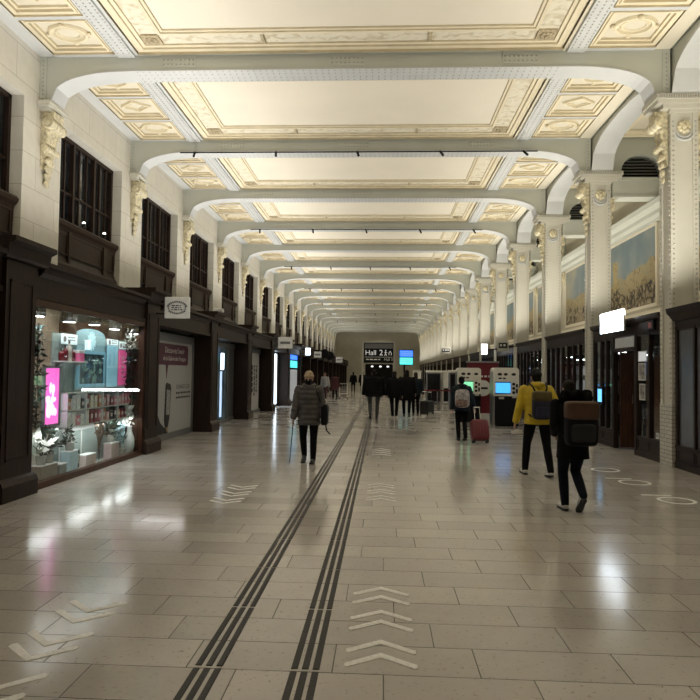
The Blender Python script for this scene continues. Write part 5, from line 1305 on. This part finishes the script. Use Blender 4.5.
# yellow jacket
t,s,J,P=person('person in bright yellow hooded jacket, black beanie and black trousers walking away',2.66,10.95,.02,1.79,dict(L=(-.17,.15,.0,0),R=(.15,-.22,.0,-.12)),dict(L=(-.33,.14,.83),R=(.30,.16,.95)),.015,.011,mat('yellow_nylon',(.56,.41,.02),.55,var=.12,scale=7,bump=.15,bscale=18),T_black,S_white,'hair',(.01,.01,.01),.84,.006,1.1,hood=True,hat=mat('black_knit',(.010,.010,.011),.9,bump=.4),sole=SOLE_D)
b=worn('backpack','navy backpack with olive top worn over the yellow jacket','backpack',t)
m=rbox(P((.0,-.24,1.14)),(.15,.09,.22),.35); m.build('body',mat('navy_pack',(.012,.014,.035),.6,bump=.1),b,True,world=False); m=rbox(P((.0,-.255,1.30)),(.155,.085,.085),.35); m.build('top_flap',mat('olive_pack',(.10,.075,.022),.6),b,True,world=False)
m=rbox(P((0,-.325,1.05)),(.11,.03,.09),.35); m.build('front_pocket',mat('navy_pocket',(.016,.02,.05),.6),b,True,world=False)
for e in (-1,1): m=MB(); m.tube([P((e*.08,-.19,1.34)),P((e*.11,-.15,1.44)),P((e*.135,.0,1.51)),P((e*.14,.14,1.42)),P((e*.16,.17,1.25)),P((e*.19,.05,1.05)),P((e*.14,-.16,.97))],.016,6); m.build('strap',MT['black'],b,True,world=False)
p_=worn('paper_sheet','small white folded paper held low by the person in yellow','paper',t)
w_=J['wL']; m=MB(); a=w_+Vector((0,0,-.13)); m.add([P(a+Vector(v)*1.5) for v in ((-.07,-.05,-.02),(.05,-.08,.0),(.09,.03,-.05),(-.03,.06,-.06),(-.07,-.05,-.017),(.05,-.08,.003),(.09,.03,-.047),(-.03,.06,-.057))],[(3,2,1,0),(4,5,6,7),(0,1,5,4),(1,2,6,5),(2,3,7,6),(3,0,4,7)]); m.build('sheet',MT['white'],p_,world=False); m=MB(); m.add([P(a+Vector(v)) for v in ((-.06,-.03,-.012),(.03,-.06,.012),(.07,.03,-.02),(-.02,.05,-.035))],[(0,1,2,3)]); m.build('fold',MT['white'],p_,world=False)
# navy jacket with red suitcase
t,s,J,P=person('person in dark navy jacket and dark trousers walking away and pulling a red suitcase',2.08,16.45,.08,1.64,dict(L=(-.08,.06,.0,0),R=(.07,-.1,.0,-.15)),dict(L=(-.27,.06,.84),R=(.32,-.10,.86)),.015,.012,J_navy,T_black,S_dark,'hair',(.012,.01,.009),.80,.005,1.05,hood=True,finger=True)
b=worn('backpack','pale patterned backpack worn by the traveller with the red suitcase','backpack',t)
PK=mat('pale_pattern_pack',(.40,.37,.36),.6,var=.6,scale=14)
m=rbox(P((-.05,-.25,1.14)),(.18,.10,.23),.5); m.build('body',PK,b,True,world=False); m=rbox(P((-.08,-.33,1.02)),(.15,.05,.10),.5); m.build('front_pocket',mat('patterned_pocket',(.20,.13,.11),.6,var=.8,scale=22),b,True,world=False)
for e in (-1,1): m=MB(); m.tube([P((e*.08,-.18,1.32)),P((e*.12,-.04,1.49)),P((e*.135,.14,1.40)),P((e*.16,.17,1.22)),P((e*.18,.03,1.02)),P((e*.12,-.16,.97))],.015,6); m.build('strap',MT['black'],b,True,world=False)
def suitcase(label,x,y,rz,w,h,d,mt,handle_to=None,tilt=0):
    t=thing('suitcase',label,'suitcase',(x,y,0),rz)
    T=Matrix.Translation((0,0,.05))@Matrix.Rotation(tilt,4,'X')
    m=MB(); m.ell((0,0,h/2+.02),(w/2,d/2,h/2),28,16,.28); m.xf(T); sh_=m.build('shell',mt,t,True,world=False)
    m=MB()
    for i in range(5): q=-w*.36+w*.18*i; m.box(q-.008,q+.008,-d/2-.006,-d/2+.01,.1,h-.08)
    m.xf(T); m.build('rib',mt,sh_,world=False)
    for ex in (-1,1):
        for ey in (-1,1):
            m=MB(); m.lathe([(.002,-.012),(.03,-.012),(.03,.012),(.002,.012)],(ex*w*.38,ey*d*.3,-.02),12,'x'); m.box(ex*w*.38-.018,ex*w*.38+.018,ey*d*.3-.02,ey*d*.3+.02,-.01,.04); m.xf(T); m.build('wheel',MT['black'],t,world=False)
    m=MB()
    for ex in (-1,1): m.tube([(ex*.07,d*.3,h),(ex*.07,d*.3,h+.38)],.009,6)
    m.tube([(-.08,d*.3,h+.38),(.08,d*.3,h+.38)],.014,8); m.xf(T); m.build('handle',MT['chrome'],t,world=False)
    return t
suitcase('dark red wheeled suitcase pulled behind the person in the navy jacket',2.46,15.85,.12,.44,.52,.26,mat('dark_red_shell',(.14,.014,.02),.35,var=.1,bump=.05),tilt=-.35)
# the group walking away in the middle
t,s,J,P=person('broad person in black puffer jacket and grey trousers, leftmost of the walking group',-.28,23.55,.03,1.84,dict(L=(-.12,-.12,.03,-.35),R=(.11,.14,0,0)),dict(L=(-.36,.08,.86),R=(.36,.10,.86)),.01,.014,J_black,T_grey,S_dark,'hair',(.02,.016,.013),.78,.014,1.5,finger=True)
person('slim person in black jacket and trousers, middle of the walking group',.50,24.3,.0,1.78,dict(L=(-.06,.05,0,0),R=(.07,-.08,0,-.1)),None,.01,.014,J_black,T_black,mat('pale_shoes',(.35,.3,.27),.5),'hair',(.02,.015,.012),.74,.008,1.2)
person('person in long dark coat with a long scarf, right of the walking group',1.02,25.6,-.05,1.84,dict(L=(-.1,.12,0,0),R=(.09,-.15,.02,-.3)),dict(L=(-.3,.05,.84),R=(.33,-.06,.86)),.01,.014,J_black,T_dark,S_dark,'hair',(.015,.012,.01),.58,.0,1.3,longhair=True)
person('person in dark jacket half hidden beside the long dark coat',1.42,26.3,.05,1.76,dict(L=(-.08,.1,0,0),R=(.08,-.1,0,-.2)),dict(L=(-.28,.02,.82),R=(.30,-.02,.84)),.01,.015,J_navy,T_black,S_dark,'hair',(.03,.02,.015),.8,.008,1.0,longhair=True)
suitcase('black upright suitcase with raised handle right of the walking group',1.72,25.5,0,.36,.56,.22,mat('black_shell',(.012,.012,.013),.4))
suitcase('dark suitcase on wheels between the group and the queue posts, farther than the black one',2.06,27.0,.1,.34,.5,.22,mat('slate_shell',(.05,.055,.06),.4))
# far people
person('distant person in black walking away near the left strip end, left of two',-2.45,55.0,.1,1.78,None,None,.01,.02,J_black,T_black,S_dark,'hair',(.02,.015,.01),.7,0,1.0,finger=False)
person('distant person in black walking away near the left strip end, right of two',-1.6,53.5,-.1,1.82,None,None,.01,.02,J_black,T_black,S_dark,'hair',(.02,.015,.01),.6,0,1.1,finger=False)
person('distant person with white sleeves and dark apron near the far left shops',-3.45,38.8,PI-.3,1.70,None,None,.01,.016,mat('white_grey_top',(.35,.34,.33),.7),mat('maroon_trousers',(.05,.012,.014),.7),S_white,'hair',(.02,.015,.01),.8,0,1.0,finger=False)
person('distant person in maroon coat near the far left shops',-2.95,40.2,.2,1.68,None,None,.01,.016,mat('maroon_coat',(.06,.012,.016),.7),T_black,S_dark,'hair',(.02,.015,.01),.6,0,1.1,finger=False)
t=thing('luggage_trolley','pale metal trolley frame beside the distant person in the maroon coat','trolley',(-2.45,41.0,0)); m=MB()
for xx in (-2.7,-2.2): m.tube([(xx,40.8,.06),(xx,40.8,1.0)],.03,6); m.tube([(xx,40.8,.2),(xx,41.5,.2)],.03,6)
m.tube([(-2.7,40.8,1.0),(-2.2,40.8,1.0)],.03,6); m.tube([(-2.75,40.8,.35),(-2.15,40.8,.35)],.035,6); m.build('frame',MT['offwhite'],t)
for xx in (-2.7,-2.2):
    for yy in (40.8,41.5): m=MB(); m.lathe([(.002,-.02),(.06,-.02),(.06,.02),(.002,.02)],(xx,yy,.06),12,'x'); m.build('wheel',MT['black'],t)
LL,LR,LA=118,110,18
SPR=140
# ------------------------------------------------------------------ camera and light
cam=bpy.data.cameras.new('camera'); co=bpy.data.objects.new('camera',cam); COL.objects.link(co)
cam.sensor_width=36; cam.lens=632.5/700*36; cam.clip_end=300
yaw,pit,rol=.0504,.0362,.0131
f=Vector((-math.sin(yaw)*math.cos(pit),math.cos(yaw)*math.cos(pit),math.sin(pit)))
r=Vector((math.cos(yaw),math.sin(yaw),0)); u=r.cross(f)
# roll: the picture is turned slightly clockwise
r2=r*math.cos(rol)+u*math.sin(rol); u2=-r*math.sin(rol)+u*math.cos(rol)
co.matrix_world=Matrix(((r2.x,u2.x,-f.x,0),(r2.y,u2.y,-f.y,0),(r2.z,u2.z,-f.z,1.7),(0,0,0,1)))
S.camera=co
def area(name,loc,sx,sy,power,color,direction,spread=180):
    l=bpy.data.lights.new(name,'AREA'); l.shape='RECTANGLE'; l.size=sx; l.size_y=sy; l.energy=power; l.color=color; l.spread=math.radians(spread)
    o=bpy.data.objects.new(name,l); COL.objects.link(o); o.location=loc
    d=Vector(direction).normalized(); o.rotation_euler=d.to_track_quat('-Z','Y').to_euler(); return o
WARM=(1,.96,.88)
def strip(name,x,y,z,length,wid,power,color,tilt):
    """long lamp pointing up, its length along the hall"""
    l=bpy.data.lights.new(name,'AREA'); l.shape='RECTANGLE'; l.size=wid; l.size_y=length; l.energy=power; l.color=color; l.spread=math.radians(SPR)
    o=bpy.data.objects.new(name,l); COL.objects.link(o); o.location=(x,y,z); o.rotation_euler=(PI,tilt,0); return o
for k in range(-2,NB-1):
    ym=YK(k)+SP/2+.25
    e=(1.3 if k==-2 else 1.0)*(1 if k<10 else .8)
    strip('uplight_left',-5.0,ym,3.42,4.2,.2,LL*e,WARM,.10)
    strip('uplight_right',5.28,ym,3.05,3.0,.2,LR*e,(1,.95,.83),-.10)
    strip('uplight_aisle',6.6,ym,3.05,3.6,.2,LA*e,(1,.90,.70),.1)
wd=bpy.data.worlds.new('world'); S.world=wd; wd.use_nodes=True; wd.node_tree.nodes['Background'].inputs[0].default_value=(.5,.55,.6,1); wd.node_tree.nodes['Background'].inputs[1].default_value=.02
S.view_settings.view_transform='Standard'; S.view_settings.look='None'; S.view_settings.exposure=0; S.view_settings.gamma=.95
SPR=180
def down_strip(name,x,y,z,length,wid,power,color,tilt):
    o=strip(name,x,y,z,length,wid,power,color,0); o.rotation_euler=(0,tilt,0); return o
down_strip('display_lamp',-4.96,10.55,2.52,3.9,.1,22,(1,.97,.96),0)
down_strip('shelf_fill',-4.96,11.2,.74,2.6,.05,15,(1,.97,.95),.0)  # added fill under the shelf, brightens the plants below
down_strip('garland_fill',-4.94,9.2,.80,.9,.05,5,(1,.97,.95),.0)  # added low fill below the left garland, no fixture modelled
down_strip('shop_lamp',-5.9,10.55,2.8,3.6,.3,38,(1,.94,.86),.3)
SPR=110
o=strip('display_edge_fill',-4.88,8.72,1.3,.05,2.2,8,(1,.97,.96),0); o.rotation_euler=(PI/2,0,.25)  # added upright fill inside the window's left edge
o=strip('display_edge_fill',-4.88,12.5,1.3,.05,2.2,2.5,(1,.97,.96),0); o.rotation_euler=(-PI/2,0,-.25)  # weaker added fill inside the right edge
